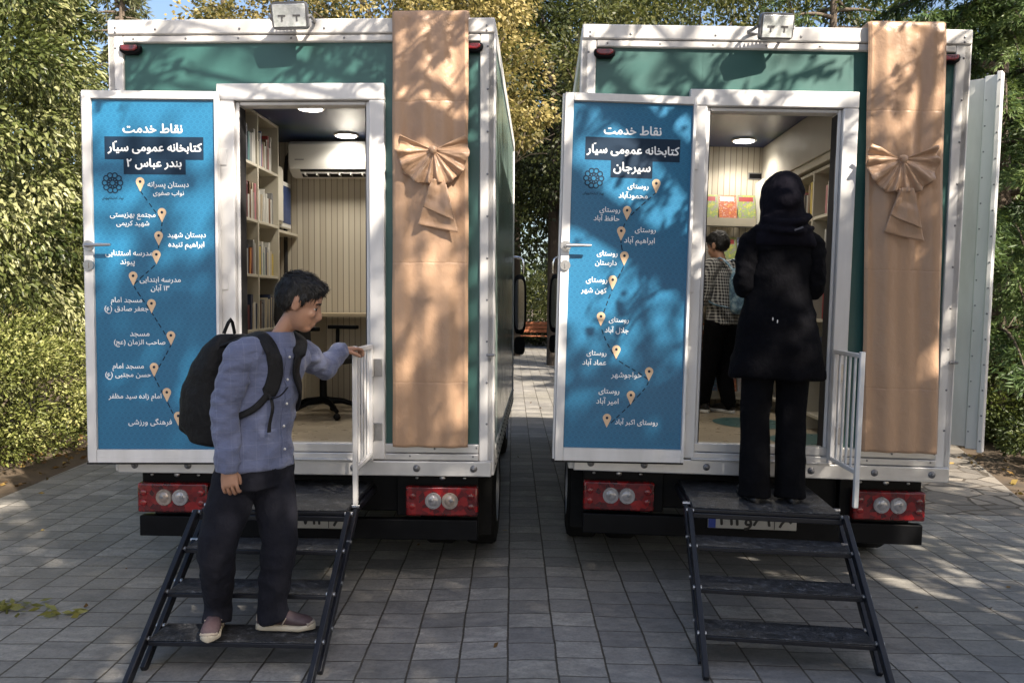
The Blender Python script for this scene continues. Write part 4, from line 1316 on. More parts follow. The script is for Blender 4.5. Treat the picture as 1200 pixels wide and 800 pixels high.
def head_shapes(mb, c, f, u, k, detail=True):
    f = f.normalized(); u = (u - f * u.dot(f)).normalized(); r = f.cross(u)
    mt = Matrix((r, f, u)).transposed()
    def P(a, b, d): return c + (r * a + f * b + u * d) * k
    def E(a, b, d, ra, rb, rd): mb.ell(P(a, b, d), ra * k, rb * k, rd * k, 20, 14, mt)
    E(0, -.012, .030, .073, .094, .086)
    E(0, .022, -.032, .060, .064, .082)
    E(0, .045, -.088, .034, .036, .026)
    E(0, .030, -.070, .050, .045, .040)
    mb.tube([P(0, .070, .016), P(0, .080, -.008), P(0, .093, -.030), P(0, .090, -.041), P(0, .078, -.046)], [q * k for q in (.011, .012, .0145, .012, .008)], 12, sub=3)
    for s in (-1, 1):
        E(s * .011, .082, -.040, .010, .010, .008)
        E(s * .036, .058, -.025, .022, .020, .020)
        E(s * .074, -.010, -.008, .007, .019, .030)
        E(s * .076, -.016, .004, .008, .012, .018)
    E(0, .066, .024, .050, .013, .010)
    E(0, .082, -.0605, .021, .009, .0065); E(0, .081, -.0715, .018, .0095, .0075)
    for s in (-1, 1): E(s * .031, .0625, .0075, .016, .0125, .005); E(s * .031, .0615, -.0125, .016, .012, .0045)
    return P, r, f, u

def face_parts(P, r, f, u, k, parent):
    for s in (-1, 1):
        b = MB(); b.ell(P(s * .031, .0605, -.002), .0118 * k, .0118 * k, .0095 * k, 14, 10)
        e = b.build('eye', M['eyewhite'], parent)
        b = MB(); b.ell(P(s * .0325, .0695, -.003), .0062 * k, .0048 * k, .0062 * k, 10, 8); b.build('iris', M['iris'], e)
        b = MB(); b.tube([P(s * .018, .0695, .001), P(s * .031, .0745, .0055), P(s * .045, .066, .001)], [.0012 * k, .0022 * k, .0012 * k], 6, sub=3); b.build('eyelash', M['hair'], e)
        b = MB(); b.tube([P(s * .014, .0785, .020), P(s * .032, .0775, .0255), P(s * .050, .064, .020)], [.0035 * k, .0045 * k, .0025 * k], 8, flat=.9, sub=3)
        b.build('eyebrow', M['hair'], parent)

def short_hair(c, f, u, k, parent, seed=1):
    f = f.normalized(); u = (u - f * u.dot(f)).normalized(); r = f.cross(u)
    mt = Matrix((r, f, u)).transposed()
    b = MB()
    def E(a, bb, d, ra, rb, rd): b.ell(c + (r * a + f * bb + u * d) * k, ra * k, rb * k, rd * k, 22, 14, mt)
    E(0, -.014, .056, .079, .092, .072)
    E(0, -.040, .022, .076, .072, .074)
    E(0, .040, .086, .056, .042, .030)
    E(0, .058, .078, .044, .026, .022)
    for s in (-1, 1):
        E(s * .069, .008, .030, .009, .018, .026)
    o = fuse(b, .0055 * k, 'hair', M['hair'], parent, 2, lambda p, n: .004 * noise.noise(p * 38) + .003 * noise.noise(p * 90))
    # locks laid over the cap, combed forward on top and down at the sides
    rg = np.random.default_rng(seed)
    me = o.data
    vid = rg.choice(len(me.vertices), 2600)
    vs, fs = [], []
    for i in vid:
        p, n = me.vertices[i].co.copy(), me.vertices[i].normal.copy()
        q = p - c
        h = q.dot(u) / k
        if q.dot(f) / k > .055 and h < .055: continue
        cd_ = (f * (1.0 if h > .06 else .1) - u * (.15 if h > .075 else 1.0) + r * .35 * (1 if q.dot(r) > 0 else -1) + V(tuple(rg.normal(0, .28, 3))))
        d = (cd_ - n * cd_.dot(n)).normalized()
        sd_ = n.cross(d).normalized() * rg.uniform(.0012, .0026)
        ln = rg.uniform(.018, .036) * k
        a0 = p - n * .002; a1 = p + d * ln * .5 + n * rg.uniform(.003, .006); a2 = p + d * ln + n * rg.uniform(-.001, .006)
        j = len(vs)
        vs += [a0 - sd_, a0 + sd_, a1 + sd_ * .9, a1 - sd_ * .9, a2]
        fs += [(j, j + 1, j + 2, j + 3), (j + 3, j + 2, j + 4)]
    m2 = bpy.data.meshes.new('locks'); m2.from_pydata(vs, [], fs)
    bm = bmesh.new(); bm.from_mesh(me); bm.from_mesh(m2); bm.to_mesh(me); bm.free(); bpy.data.meshes.remove(m2)
    me.shade_smooth()
    return o

def shoe(root, heel, d, ln, up_m, sole_m, toe_up=0., h=.082):
    d = Vector(d).normalized(); s = d.cross(Vector((0, 0, 1))).normalized(); z = Vector((0, 0, 1))
    k = ln / .26
    prof = [(0, .022, .055), (.02, .031, .070), (.06, .034, .083), (.10, .034, .080), (.14, .037, .064), (.18, .043, .050), (.22, .043, .040), (.245, .033, .030), (.258, .016, .018)]
    b = MB()
    b.rings([(heel + d * t * k + z * (.024 + hh / 2 * 1.0 - .0) * k, s * hw * k, z * hh / 2 * k, .85) for t, hw, hh in prof], 20)
    o = b.build('shoe', up_m, root, smooth=70)
    b = MB()
    pr2 = [(-.008, .018), (.01, .031), (.05, .037), (.10, .036), (.15, .040), (.20, .047), (.235, .041), (.258, .024), (.266, .008)]
    b.rings([(heel + d * t * k + z * (.016 + (.006 if t > .23 else 0)) * k, s * hw * k, z * .0155 * k, .55) for t, hw in pr2], 20)
    b.build('sole', sole_m, o, smooth=60)
    if up_m is M['shoe']:                            # pale overlays: toe guard, side stripe, heel tab
        ov = [([heel - d * .002 * k + z * .04 * k, heel + d * .004 * k + z * .085 * k], .011, 1, 0),
              ([heel + d * .235 * k + s * .036 * k + z * .036 * k, heel + d * .258 * k + z * .040 * k, heel + d * .235 * k - s * .036 * k + z * .036 * k], .0085, 1, 4)]
        for sg in (-1, 1):
            ov.append(([heel + d * .075 * k + s * sg * .037 * k + z * .034 * k, heel + d * .105 * k + s * sg * .0345 * k + z * .075 * k], .0075, .5, 0))
            ov.append(([heel + d * .120 * k + s * sg * .0395 * k + z * .032 * k, heel + d * .140 * k + s * sg * .034 * k + z * .068 * k], .0065, .5, 0))
        for pts_, r_, fl_, sb_ in ov:
            b = MB(); b.tube(pts_, r_ * k, 8, flat=fl_, sub=sb_); b.build('shoe_overlay', M['shoepanel'], o)
    b = MB()
    for t in (.105, .128, .150, .170):
        p = heel + d * t * k + z * (.024 + (.083 - (t - .08) * .42) ) * k
        b.tube([p - s * .020 * k - z * .006, p + z * .002, p + s * .020 * k - z * .006], .0045 * k, 6)
    b.build('lace', sole_m, o)
    return o

def figure(root, J, hk, headf, headu, skin=True):
    """one continuous body: torso, neck, head, arms, legs; hands joined on"""
    b = MB()
    f = J['f'].normalized(); r = f.cross(Vector((0, 0, 1))).normalized()
    pel, che, nck, hd = J['pelvis'], J['chest'], J['neck'], J['head']
    k = J['k']
    wst = pel.lerp(che, .5)
    sh = (J['shR'] + J['shL']) / 2
    b.rings([(pel - Vector((0, 0, .07 * k)), r * .09 * k, f * .07 * k), (pel, r * .135 * k, f * .088 * k), (wst, r * .112 * k, f * .078 * k), (che, r * .132 * k, f * .09 * k),
             (sh, r * .125 * k, f * .07 * k), (sh.lerp(nck, .7), r * .06 * k, f * .05 * k), (nck, r * .047 * k, f * .047 * k), (nck.lerp(hd, .45), r * .044 * k, f * .046 * k), (hd, r * .04 * k, f * .045 * k)], 22)
    for s in 'RL':
        b.tube([sh.lerp(J['sh' + s], .5), J['sh' + s], J['sh' + s].lerp(J['el' + s], .5), J['el' + s], J['el' + s].lerp(J['wr' + s], .3), J['wr' + s]], [q * k for q in (.05, .048, .042, .034, .035, .024)], 14, sub=3)
        b.tube([J['hip' + s] + Vector((0, 0, .03)), J['hip' + s].lerp(J['kn' + s], .5), J['kn' + s], J['kn' + s].lerp(J['an' + s], .35), J['an' + s]], [q * k for q in (.078, .066, .048, .047, .032)], 14, sub=3)
        an = J['an' + s]; td = J['toe' + s]
        b.tube([an - Vector((0, 0, .02)), an - Vector((0, 0, .042)) + td * .03, an - Vector((0, 0, .058)) + td * .08], [.030 * k, .026 * k, .014 * k], 10)
    P, hr, hf, hu = head_shapes(b, hd, headf, headu, hk)
    o = fuse(b, .0062, 'body', M['skin'], root, 2)
    hb = MB()
    for s in 'RL':
        h = J['hand' + s]
        hand_shapes(hb, J['wr' + s], h['F'], h['N'], h['X'], J['hs'], s, h['curl'], h.get('thumb', (.55, .75, -.25)))
    hm = hb.mesh('hands', [M['skin']])
    bm = bmesh.new(); bm.from_mesh(o.data); bm.from_mesh(hm); bm.to_mesh(o.data); bm.free()
    bpy.data.meshes.remove(hm)
    o.data.shade_smooth()
    return o, P, hr, hf, hu

V = Vector
# --- the boy on the steps
boy = thing('person', 'boy in blue checked shirt and dark trousers climbing the left steps, reaching for the gate', 'person', None)
d2 = V((.94, -.34, 0)).normalized(); dn = V((0, 0, 1))
J = dict(k=1.0, f=V((.84, -.54, 0)), pelvis=V((-1.135, 3.64, .93)), chest=V((-1.075, 3.65, 1.27)), neck=V((-1.045, 3.655, 1.465)), head=V((-.945, 3.655, 1.628)),
         shR=V((-1.150, 3.520, 1.405)), elR=V((-1.222, 3.50, 1.16)), wrR=V((-1.208, 3.465, .925)), shL=V((-.985, 3.79, 1.405)), elL=V((-.915, 3.97, 1.315)), wrL=V((-.868, 4.145, 1.392)),
         hipR=V((-1.205, 3.60, .90)), knR=V((-1.285, 3.56, .55)), anR=V((-1.335, 3.70, .235)), hipL=V((-1.085, 3.70, .90)), knL=V((-1.045, 3.665, .55)), anL=V((-1.085, 3.695, .235)),
         toeR=V((.15, -.98, 0)), toeL=V((1, -.02, 0)), hs=.165,
         handR=dict(F=V((.18, -.12, -.97)).normalized(), N=V((.05, -.98, .12)).normalized(), X=V((.97, .05, .18)).normalized(), curl=(38, 48, 35), thumb=(.35, .85, -.35)),
         handL=dict(F=V((.62, .72, .05)).normalized(), N=V((-.05, -.03, 1)).normalized(), X=V((.72, -.62, 0)).normalized(), curl=(22, 48, 40), thumb=(.55, .75, -.35)))
hf, hu = V((.90, .20, -.36)), V((.34, 0, .94))
HK = 1.07
body, P, hr, hfv, huv = figure(boy, J, HK, hf, hu)
face_parts(P, hr, hfv, huv, HK, body)
short_hair(J['head'], hf, hu, HK, boy, 3)
f, r = J['f'].normalized(), J['f'].normalized().cross(dn)
b = MB()
c0 = V((-1.135, 3.64, .90))
b.rings([(c0 + V((-.005, 0, -.005)), r * .182, f * .136, .9), (c0 + V((0, 0, .05)), r * .174, f * .130), (c0 + V((.012, 0, .16)), r * .156, f * .118), (c0 + V((.040, .005, .30)), r * .160, f * .118),
         (c0 + V((.062, .008, .42)), r * .166, f * .110), (c0 + V((.072, .010, .49)), r * .165, f * .105), (c0 + V((.082, .012, .54)), r * .105, f * .080), (c0 + V((.088, .014, .565)), r * .070, f * .066)], 32)
b.ell(J['shR'] + (J['shL'] - J['shR']) * .06 + V((0, 0, -.02)), .075, .075, .065, 16, 10)
b.ell(J['shL'] + (J['shR'] - J['shL']) * .06 + V((0, 0, -.02)), .075, .075, .065, 16, 10)
sh_ = fuse(b, .0085, 'shirt', M['shirt'], boy, 5, wr(.014, 6.5, 6.5, 10, 2.0))
b = MB()
b.tube([V((-1.10, 3.575, 1.41)), J['shR'] + V((-.008, -.005, -.005)), J['shR'].lerp(J['elR'], .5) + V((-.01, -.01, 0)), J['elR'] + V((-.004, -.008, 0)), J['elR'].lerp(J['wrR'], .5), J['wrR'] + V((0, 0, .045)), J['wrR'] + V((0, 0, .03))],
       [.060, .072, .068, .060, .056, .054, .048], 22, sub=4)
b.tube([J['wrR'] + V((0, 0, .035)), J['wrR'] + V((0, 0, .03)), J['wrR'] - V((0, 0, .018)), J['wrR'] - V((0, 0, .022))], [.046, .053, .047, .040], 20)
fuse(b, .0075, 'sleeve', M['shirt'], sh_, 4, wr(.012, 10, 10, 17, 5.0))
b = MB()
b.tube([V((-1.03, 3.73, 1.41)), J['shL'] + V((0, 0, -.01)), J['shL'].lerp(J['elL'], .5), J['elL'], J['elL'].lerp(J['wrL'], .45), J['wrL'].lerp(J['elL'], .22), J['wrL'].lerp(J['elL'], .17)],
       [.065, .068, .061, .056, .051, .047, .042], 20, sub=4)
b.tube([J['wrL'].lerp(J['elL'], .18), J['wrL'].lerp(J['elL'], .16), J['wrL'].lerp(J['elL'], -.06), J['wrL'].lerp(J['elL'], -.08)], [.040, .046, .041, .034], 20)
fuse(b, .0075, 'sleeve', M['shirt'], sh_, 4, wr(.015, 9, 9, 12, 7.0))
b = MB()
cb = c0 + V((.088, .014, .545))
b.rings([(cb, r * .071, f * .069), (cb + V((.004, 0, .034)), r * .063, f * .062), (cb + V((.006, 0, .052)), r * .060, f * .060), (cb + V((.004, 0, .050)), r * .066, f * .066), (cb - V((0, 0, .012)), r * .088, f * .084), (cb - V((0, 0, .016)), r * .082, f * .078)], 28, cap=False)
b.build('collar', M['shirt'], sh_, smooth=60)
b = MB()
pts = []
for q in range(26):                                  # button placket follows the shirt front
    z = 1.43 - q * .0204
    o_ = c0 + V((.04, .006, z - .90))
    hit, loc, nn, ix = sh_.ray_cast(o_ + f * .4 + r * -.012, -f)
    if hit: pts.append((loc, nn))
for i in range(len(pts) - 1):
    (a, na), (c, nc) = pts[i], pts[i + 1]
    s1, s2 = na.cross(dn).normalized() * .015, nc.cross(dn).normalized() * .015
    b.add([a - s1 + na * .004, a + s1 + na * .004, c + s2 + nc * .004, c - s2 + nc * .004], [(0, 1, 2, 3)])
    b.add([a + s1 + na * .004, a + s1 - na * .003, c + s2 - nc * .003, c + s2 + nc * .004], [(0, 1, 2, 3)])
b.build('placket', M['shirt'], sh_, smooth=60)
b = MB()
for i in range(2, len(pts), 5):
    a, na = pts[i]; b.ell(a + na * .006, .006, .006, .006, 10, 6)
b.build('button', M['eyewhite'], sh_)
b = MB()
b.rings([(c0 + V((0, 0, .07)), r * .160, f * .118), (c0 + V((0, 0, .0)), r * .172, f * .130), (c0 + V((-.005, 0, -.09)), r * .168, f * .120)], 26)
b.tube([J['hipR'] + V((.01, 0, .02)), J['hipR'].lerp(J['knR'], .5), J['knR'], J['knR'].lerp(J['anR'], .5), J['anR'] + V((0, 0, .02)), J['anR'] - V((0, .012, .068))], [.104, .096, .085, .073, .060, .066], 22, sub=4)
b.tube([J['hipL'] + V((-.01, 0, .02)), J['hipL'].lerp(J['knL'], .5), J['knL'], J['knL'].lerp(J['anL'], .5), J['anL'] + V((0, 0, .02)), J['anL'] - V((-.012, 0, .060))], [.104, .092, .080, .074, .066, .071], 22, sub=4)
fuse(b, .0085, 'trousers', M['navytr'], boy, 4, wr(.010, 7, 7, 9, 5.0))
shoe(boy, V((-1.355, 3.770, .1345)), J['toeR'], .245, M['shoe'], M['sole'])
shoe(boy, V((-1.150, 3.700, .1345)), J['toeL'], .255, M['shoe'], M['sole'])

# backpack on his back
bp = thing('backpack', 'bulging black backpack worn by the boy in the blue shirt', 'backpack', None)
bc = V((-1.315, 3.785, 1.235))
b = MB()
ax = V((-.10, 0, 1)).normalized()
bk = (-f).normalized()
for (dz, hw, hd, off) in ((0, 0, 0, 0),):
    b.rings([(bc + ax * -.27 + bk * .04, r * .10, f * .06, .8), (bc + ax * -.25 + bk * .065, r * .150, f * .12, .75), (bc + ax * -.16 + bk * .085, r * .170, f * .155, .75), (bc + ax * -.03 + bk * .065, r * .170, f * .145, .75),
             (bc + ax * .09 + bk * .01, r * .155, f * .115, .75), (bc + ax * .19 + f * .04, r * .13, f * .075, .8), (bc + ax * .25 + f * .07, r * .08, f * .035, .9)], 30)
b.rings([(bc + ax * -.24 + bk * .17, r * .11, f * .03, .7), (bc + ax * -.20 + bk * .205, r * .13, f * .045, .7), (bc + ax * -.05 + bk * .185, r * .13, f * .04, .7), (bc + ax * -.01 + bk * .15, r * .11, f * .02, .7)], 24)
fuse(b, .009, 'bag', M['pack'], bp, 5, wr(.007, 6, 6, 6, 9.0))
b = MB(); b.tube([bc + ax * .25 + f * .05 - r * .03, bc + ax * .315 + f * .07, bc + ax * .25 + f * .05 + r * .03], .008, 8, sub=3); b.build('grab_loop', M['pack'], bp)
def strap(side):
    pts = []
    sgn = 1 if side == 'R' else -1
    raw = []
    top = bc + ax * .20 + f * .10 + r * sgn * .07
    shp = (J['neck'] + r * sgn * .105); shp.z = 1.47
    raw = [top, shp + f * -.05 + V((0, 0, .012)), shp + f * .03 + V((0, 0, .0))]
    for z, a in ((1.40, 60), (1.32, 62), (1.24, 50), (1.17, 25), (1.12, -8)):
        ctr = c0 + V((.045, .006, 0)); ctr.z = z
        d = (f * math.sin(R(a)) + r * sgn * math.cos(R(a))).normalized()
        hit, loc, nn, ix = sh_.ray_cast(ctr + d * .5, -d)
        if hit and (loc - ctr).length < .32: raw.append(loc + nn * .008)
    raw.append(bc + ax * -.20 + f * .09 + r * sgn * .14)
    b = MB()
    rs = []
    P_ = []
    for i in range(len(raw) - 1):
        p0, p1, p2, p3 = raw[max(i - 1, 0)], raw[i], raw[i + 1], raw[min(i + 2, len(raw) - 1)]
        for q in range(5):
            u = q / 5
            P_.append(.5 * ((2 * p1) + (p2 - p0) * u + (2 * p0 - 5 * p1 + 4 * p2 - p3) * u * u + (3 * p1 - p0 - 3 * p2 + p3) * u ** 3))
    P_.append(raw[-1])
    axis = c0 + V((.05, .006, 0))
    for i, p in enumerate(P_):
        t_ = (P_[min(i + 1, len(P_) - 1)] - P_[max(i - 1, 0)]).normalized()
        out = V((p.x - axis.x, p.y - axis.y, .0))
        out = out.normalized() if p.z < 1.40 else (V((0, 0, 1)) + out.normalized() * .5).normalized()
        out = (out - t_ * out.dot(t_)).normalized()
        wd = .033 if i < len(P_) * .62 else .015
        rs.append((p, t_.cross(out) * wd, out * .0075, .6))
    b.rings(rs, 12)
    b.build('strap', M['pack'], bp, smooth=60)
    return P_
sp = strap('R'); strap('L')
b = MB()
q = sp[int(len(sp) * .62)]
b.tube([q, q + f * .02 + V((.006, -.01, -.06)), q + f * .01 + V((.0, -.012, -.13)), q + V((.004, -.012, -.17))], [.009, .008, .008, .010], 6, flat=.4, sub=3)
b.tube([q + V((0, -.004, -.03)), q + f * .07 + V((0, 0, -.01)), q + f * .12 + V((0, -.006, .03))], [.007, .006, .005], 6, flat=.4, sub=3)
b.build('strap_end', M['pack'], bp)

# --- the woman in the right doorway
wom = thing('person', 'woman in long black coat and headscarf seen from behind in the right doorway', 'person', M2 @ T(0, -.32, 0))
cx = .0
J = dict(k=1.0, f=V((0.05, 1, 0)), pelvis=V((cx, .04, 1.47)), chest=V((cx, .04, 1.83)), neck=V((cx + .005, .035, 2.055)), head=V((cx + .012, .055, 2.215)),
         shR=V((cx + .150, .03, 1.985)), elR=V((cx + .180, .05, 1.735)), wrR=V((cx + .07, .27, 1.84)), shL=V((cx - .150, .03, 1.985)), elL=V((cx - .178, .05, 1.735)), wrL=V((cx - .07, .27, 1.85)),
         hipR=V((cx + .090, .03, 1.42)), knR=V((cx + .098, .05, 1.03)), anR=V((cx + .103, .02, .665)), hipL=V((cx - .088, .03, 1.42)), knL=V((cx - .096, .05, 1.03)), anL=V((cx - .098, .0, .665)),
         toeR=V((.15, 1, 0)).normalized(), toeL=V((-.12, 1, 0)).normalized(), hs=.165,
         handR=dict(F=V((-.6, .8, .1)).normalized(), N=V((.1, 0, 1)).normalized(), X=V((-.8, -.6, 0)).normalized(), curl=(30, 40, 30)),
         handL=dict(F=V((.6, .8, .1)).normalized(), N=V((-.1, 0, 1)).normalized(), X=V((.8, -.6, 0)).normalized(), curl=(30, 40, 30)))
body, P, hr, hfv, huv = figure(wom, J, 1.02, V((.08, 1, -.22)), V((0, .2, 1)))
face_parts(P, hr, hfv, huv, 1.02, body)
f, r = V((0, 1, 0)), V((1, 0, 0))
b = MB()
b.rings([(V((cx + .012, .055, 1.245)), r * .262, f * .170, .9), (V((cx + .008, .05, 1.27)), r * .262, f * .170, .9), (V((cx + .004, .04, 1.42)), r * .232, f * .165), (V((cx, .04, 1.56)), r * .205, f * .152), (V((cx, .04, 1.70)), r * .178, f * .128), (V((cx, .04, 1.85)), r * .176, f * .128),
         (V((cx, .035, 1.96)), r * .182, f * .118), (V((cx, .035, 2.02)), r * .160, f * .105), (V((cx, .035, 2.07)), r * .10, f * .08), (V((cx, .035, 2.09)), r * .065, f * .065)], 40)
co = fuse(b, .0095, 'coat', M['coat'], wom, 4, wr(.014, 4.5, 4.5, 6, 1.0))
for s, q in (('R', 1), ('L', -1)):
    sh0 = J['sh' + s]
    b = MB()
    b.tube([V((q * .085, .035, 1.985)), sh0, sh0.lerp(J['el' + s], .5) + V((q * .010, -.005, 0)), J['el' + s], J['el' + s].lerp(J['wr' + s], .5), J['wr' + s]], [.068, .072, .070, .064, .058, .050], 20, sub=4)
    fuse(b, .0085, 'sleeve', M['coat'], co, 4, wr(.012, 9, 9, 14, 3.0 + q))
b = MB()
prev = None
for q in range(31):                                  # seam of the back yoke
    x = -.17 + .34 * q / 30
    hit, loc, nn, ix = co.ray_cast(V((x, -.5, 1.945 - .9 * x * x)), V((0, 1, 0)))
    if hit:
        if prev: b.bar(prev, loc + nn * .002, .006, .005, (0, 1, 0))
        prev = loc + nn * .002
b.build('yoke_seam', M['coat'], co)
b = MB()
for dx, dz in ((-.012, 0), (.010, -.012)):
    hit, loc, nn, ix = co.ray_cast(V((-.052 + dx, -.5, 1.57 + dz)), V((0, 1, 0)))
    if hit: b.ell(loc + nn * .002, .0035, .003, .010, 8, 6)
b.build('belt_loop_stud', M['eyewhite'], co)
b = MB()
mt = Matrix.Identity(3)
b.ell((cx + .002, .05, 2.245), .112, .130, .124, 24, 16); b.ell((cx + .0, -.038, 2.205), .082, .070, .070, 20, 14)
b.rings([(V((cx + .0, .045, 2.22)), r * .116, f * .116), (V((cx + .002, .035, 2.15)), r * .114, f * .108), (V((cx + .003, .025, 2.095)), r * .122, f * .112), (V((cx + .004, .028, 2.055)), r * .145, f * .122), (V((cx + .004, .03, 2.015)), r * .176, f * .135), (V((cx + .004, .035, 1.975)), r * .196, f * .137), (V((cx + .004, .038, 1.955)), r * .192, f * .128)], 36)
b.tube([(-.12, -.02, 2.10), (-.04, -.098, 2.075), (.06, -.096, 2.085), (.13, -.01, 2.12)], [.022, .020, .020, .022], 10, sub=4)
b.tube([(-.15, -.01, 2.055), (-.05, -.112, 2.035), (.05, -.110, 2.030), (.15, -.02, 2.06)], [.020, .016, .016, .020], 10, sub=4)
fuse(b, .008, 'headscarf', M['scarf'], wom, 7, wr(.011, 9, 7, 8, 4.0))
b = MB(); b.bar((.02, -.131, 2.035), (.065, -.126, 2.053), .010, .003, (0, 1, 0)); b.build('scarf_tag', M['greytr'], wom)
b = MB()
b.rings([(V((cx, .04, 1.55)), r * .155, f * .12), (V((cx, .035, 1.42)), r * .172, f * .135), (V((cx, .035, 1.34)), r * .168, f * .12)], 26)
for s, q in (('R', 1), ('L', -1)):
    b.tube([J['hip' + s], J['hip' + s].lerp(J['kn' + s], .5), J['kn' + s], J['kn' + s].lerp(J['an' + s], .5), J['an' + s] + V((0, 0, .02)), J['an' + s] - V((0, .004, .062))], [.098, .086, .078, .078, .082, .087], 24, sub=4)
fuse(b, .0085, 'trousers', M['blacktr'], wom, 4, wr(.013, 7, 7, 3.0, 8.0))
shoe(wom, V((J['anR'].x, -.055, .5815)), J['toeR'], .24, M['shoeblack'], M['shoeblack'])
shoe(wom, V((J['anL'].x, -.065, .5815)), J['toeL'], .24, M['shoeblack'], M['shoeblack'])

# --- the boy at the magazine rack
kid = thing('person', 'boy in black and white check shirt browsing the magazine rack in the right truck', 'person', M2 @ T(.215, 2.08, .742))
f = V((-.66, .75, 0)).normalized(); r = f.cross(dn)
def K(a, b_, z): return f * a + r * b_ + dn * z
J = dict(k=.94, f=f, pelvis=K(0, 0, .80), chest=K(.02, 0, 1.08), neck=K(.03, 0, 1.255), head=K(.075, 0, 1.39),
         shR=K(.03, .15, 1.20), elR=K(.06, .19, .96), wrR=K(.28, .13, .93), shL=K(.03, -.15, 1.20), elL=K(.06, -.19, .96), wrL=K(.27, -.11, .90),
         hipR=K(0, .08, .77), knR=K(.03, .085, .42), anR=K(-.03, .085, .09), hipL=K(0, -.08, .77), knL=K(.05, -.085, .42), anL=K(.10, -.09, .09), toeR=f.copy(), toeL=f.copy(), hs=.155,
         handR=dict(F=K(.95, -.2, .1).normalized(), N=r.copy(), X=dn.copy(), curl=(25, 35, 25)), handL=dict(F=K(.95, .2, .1).normalized(), N=-r, X=dn.copy(), curl=(25, 35, 25)))
body, P, hr, hfv, huv = figure(kid, J, .98, f + dn * -.30, dn + f * .3)
face_parts(P, hr, hfv, huv, .98, body)
short_hair(J['head'], f + dn * -.3, dn + f * .3, .98, kid, 6)
b = MB()
b.rings([(K(-.005, 0, .745), r * .165, f * .125), (K(0, 0, .84), r * .155, f * .12), (K(.015, 0, 1.0), r * .155, f * .12), (K(.025, 0, 1.15), r * .16, f * .105), (K(.03, 0, 1.23), r * .10, f * .075), (K(.03, 0, 1.265), r * .06, f * .058)], 28)
for s in 'RL': b.tube([J['chest'].lerp(J['sh' + s], .6) + dn * .06, J['sh' + s], J['el' + s], J['el' + s].lerp(J['wr' + s], .5), J['wr' + s]], [.07, .074, .062, .056, .048], 18, sub=4)
fuse(b, .009, 'shirt', M['check'], kid, 5, wr(.006, 8, 8, 9, 2.5))
b = MB()
b.rings([(K(0, 0, .86), r * .14, f * .105), (K(0, 0, .78), r * .15, f * .115), (K(0, 0, .72), r * .145, f * .10)], 24)
for s in 'RL': b.tube([J['hip' + s], J['kn' + s], J['an' + s] + dn * .02, J['an' + s] - dn * .02], [.095, .075, .062, .064], 20, sub=4)
fuse(b, .009, 'trousers', M['blacktr'], kid, 4, wr(.006, 8, 8, 6, 3.5))
shoe(kid, K(-.09, .085, .001), f, .245, M['shoeblack'], M['whitesole'])
shoe(kid, K(.04, -.09, .001), f, .245, M['shoeblack'], M['whitesole'])
bag2 = thing('backpack', 'blue patterned backpack on the boy in the right truck', 'backpack', M2 @ T(.215, 2.08, .742))
b = MB()
b.rings([(K(-.21, 0, .83), r * .11, f * .06, .8), (K(-.215, 0, .86), r * .14, f * .085, .75), (K(-.215, 0, 1.0), r * .15, f * .095, .75), (K(-.195, 0, 1.12), r * .14, f * .08, .75), (K(-.17, 0, 1.20), r * .09, f * .04, .9)], 26)
fuse(b, .009, 'bag', M['bag2'], bag2, 4, wr(.006, 6, 6, 6, 3.0))
for sg in (-1, 1):
    b = MB(); b.tube([K(-.15, sg * .08, 1.18), K(-.03, sg * .10, 1.285), K(.10, sg * .11, 1.18), K(.13, sg * .125, 1.05), K(.0, sg * .17, .92), K(-.15, sg * .12, .88)], .022, 8, flat=.35, sub=4)
    b.build('strap', M['bag2'], bag2)

# --- a person far off under the trees at the right
fp = thing('person', 'distant person in lilac shirt and grey trousers under the trees at the right', 'person', T(10.7, 18.2, gz(10.7, 18.2) + .02))
f = V((-.5, -.87, 0)).normalized(); r = f.cross(dn)
J = dict(k=1.05, f=f, pelvis=K(0, 0, .93), chest=K(.0, 0, 1.26), neck=K(.01, 0, 1.47), head=K(.04, 0, 1.62), shR=K(0, .18, 1.40), elR=K(.02, .22, 1.12), wrR=K(.24, .10, 1.10), shL=K(0, -.18, 1.40), elL=K(.02, -.22, 1.12), wrL=K(.24, -.08, 1.12),
         hipR=K(0, .09, .88), knR=K(.02, .10, .48), anR=K(0, .10, .09), hipL=K(0, -.09, .88), knL=K(.02, -.10, .48), anL=K(0, -.10, .09), toeR=f.copy(), toeL=f.copy(), hs=.18,
         handR=dict(F=K(.7, -.7, 0).normalized(), N=dn.copy(), X=K(-.7, -.7, 0).normalized(), curl=(25, 35, 25)), handL=dict(F=K(.7, .7, 0).normalized(), N=dn.copy(), X=K(-.7, .7, 0).normalized(), curl=(25, 35, 25)))
body, P, hr, hfv, huv = figure(fp, J, 1.02, f - dn * .3, dn + f * .3)
short_hair(J['head'], f - dn * .3, dn + f * .3, 1.02, fp, 2)
b = MB()
b.rings([(K(0, 0, .86), r * .185, f * .135), (K(0, 0, 1.1), r * .17, f * .125), (K(0, 0, 1.33), r * .185, f * .125), (K(0, 0, 1.43), r * .12, f * .08), (K(.01, 0, 1.48), r * .065, f * .062)], 24)
for s in 'RL': b.tube([J['chest'].lerp(J['sh' + s], .6) + dn * .08, J['sh' + s], J['el' + s], J['wr' + s]], [.08, .08, .066, .05], 16, sub=4)
fuse(b, .014, 'shirt', M['lilac'], fp, 4, wr(.006, 8, 8, 9, 2.5))
b = MB()
b.rings([(K(0, 0, .98), r * .15, f * .11), (K(0, 0, .82), r * .165, f * .12)], 22)
for s in 'RL': b.tube([J['hip' + s], J['kn' + s], J['an' + s] - dn * .03], [.10, .08, .07], 16, sub=4)
fuse(b, .014, 'trousers', M['greytr'], fp, 4)
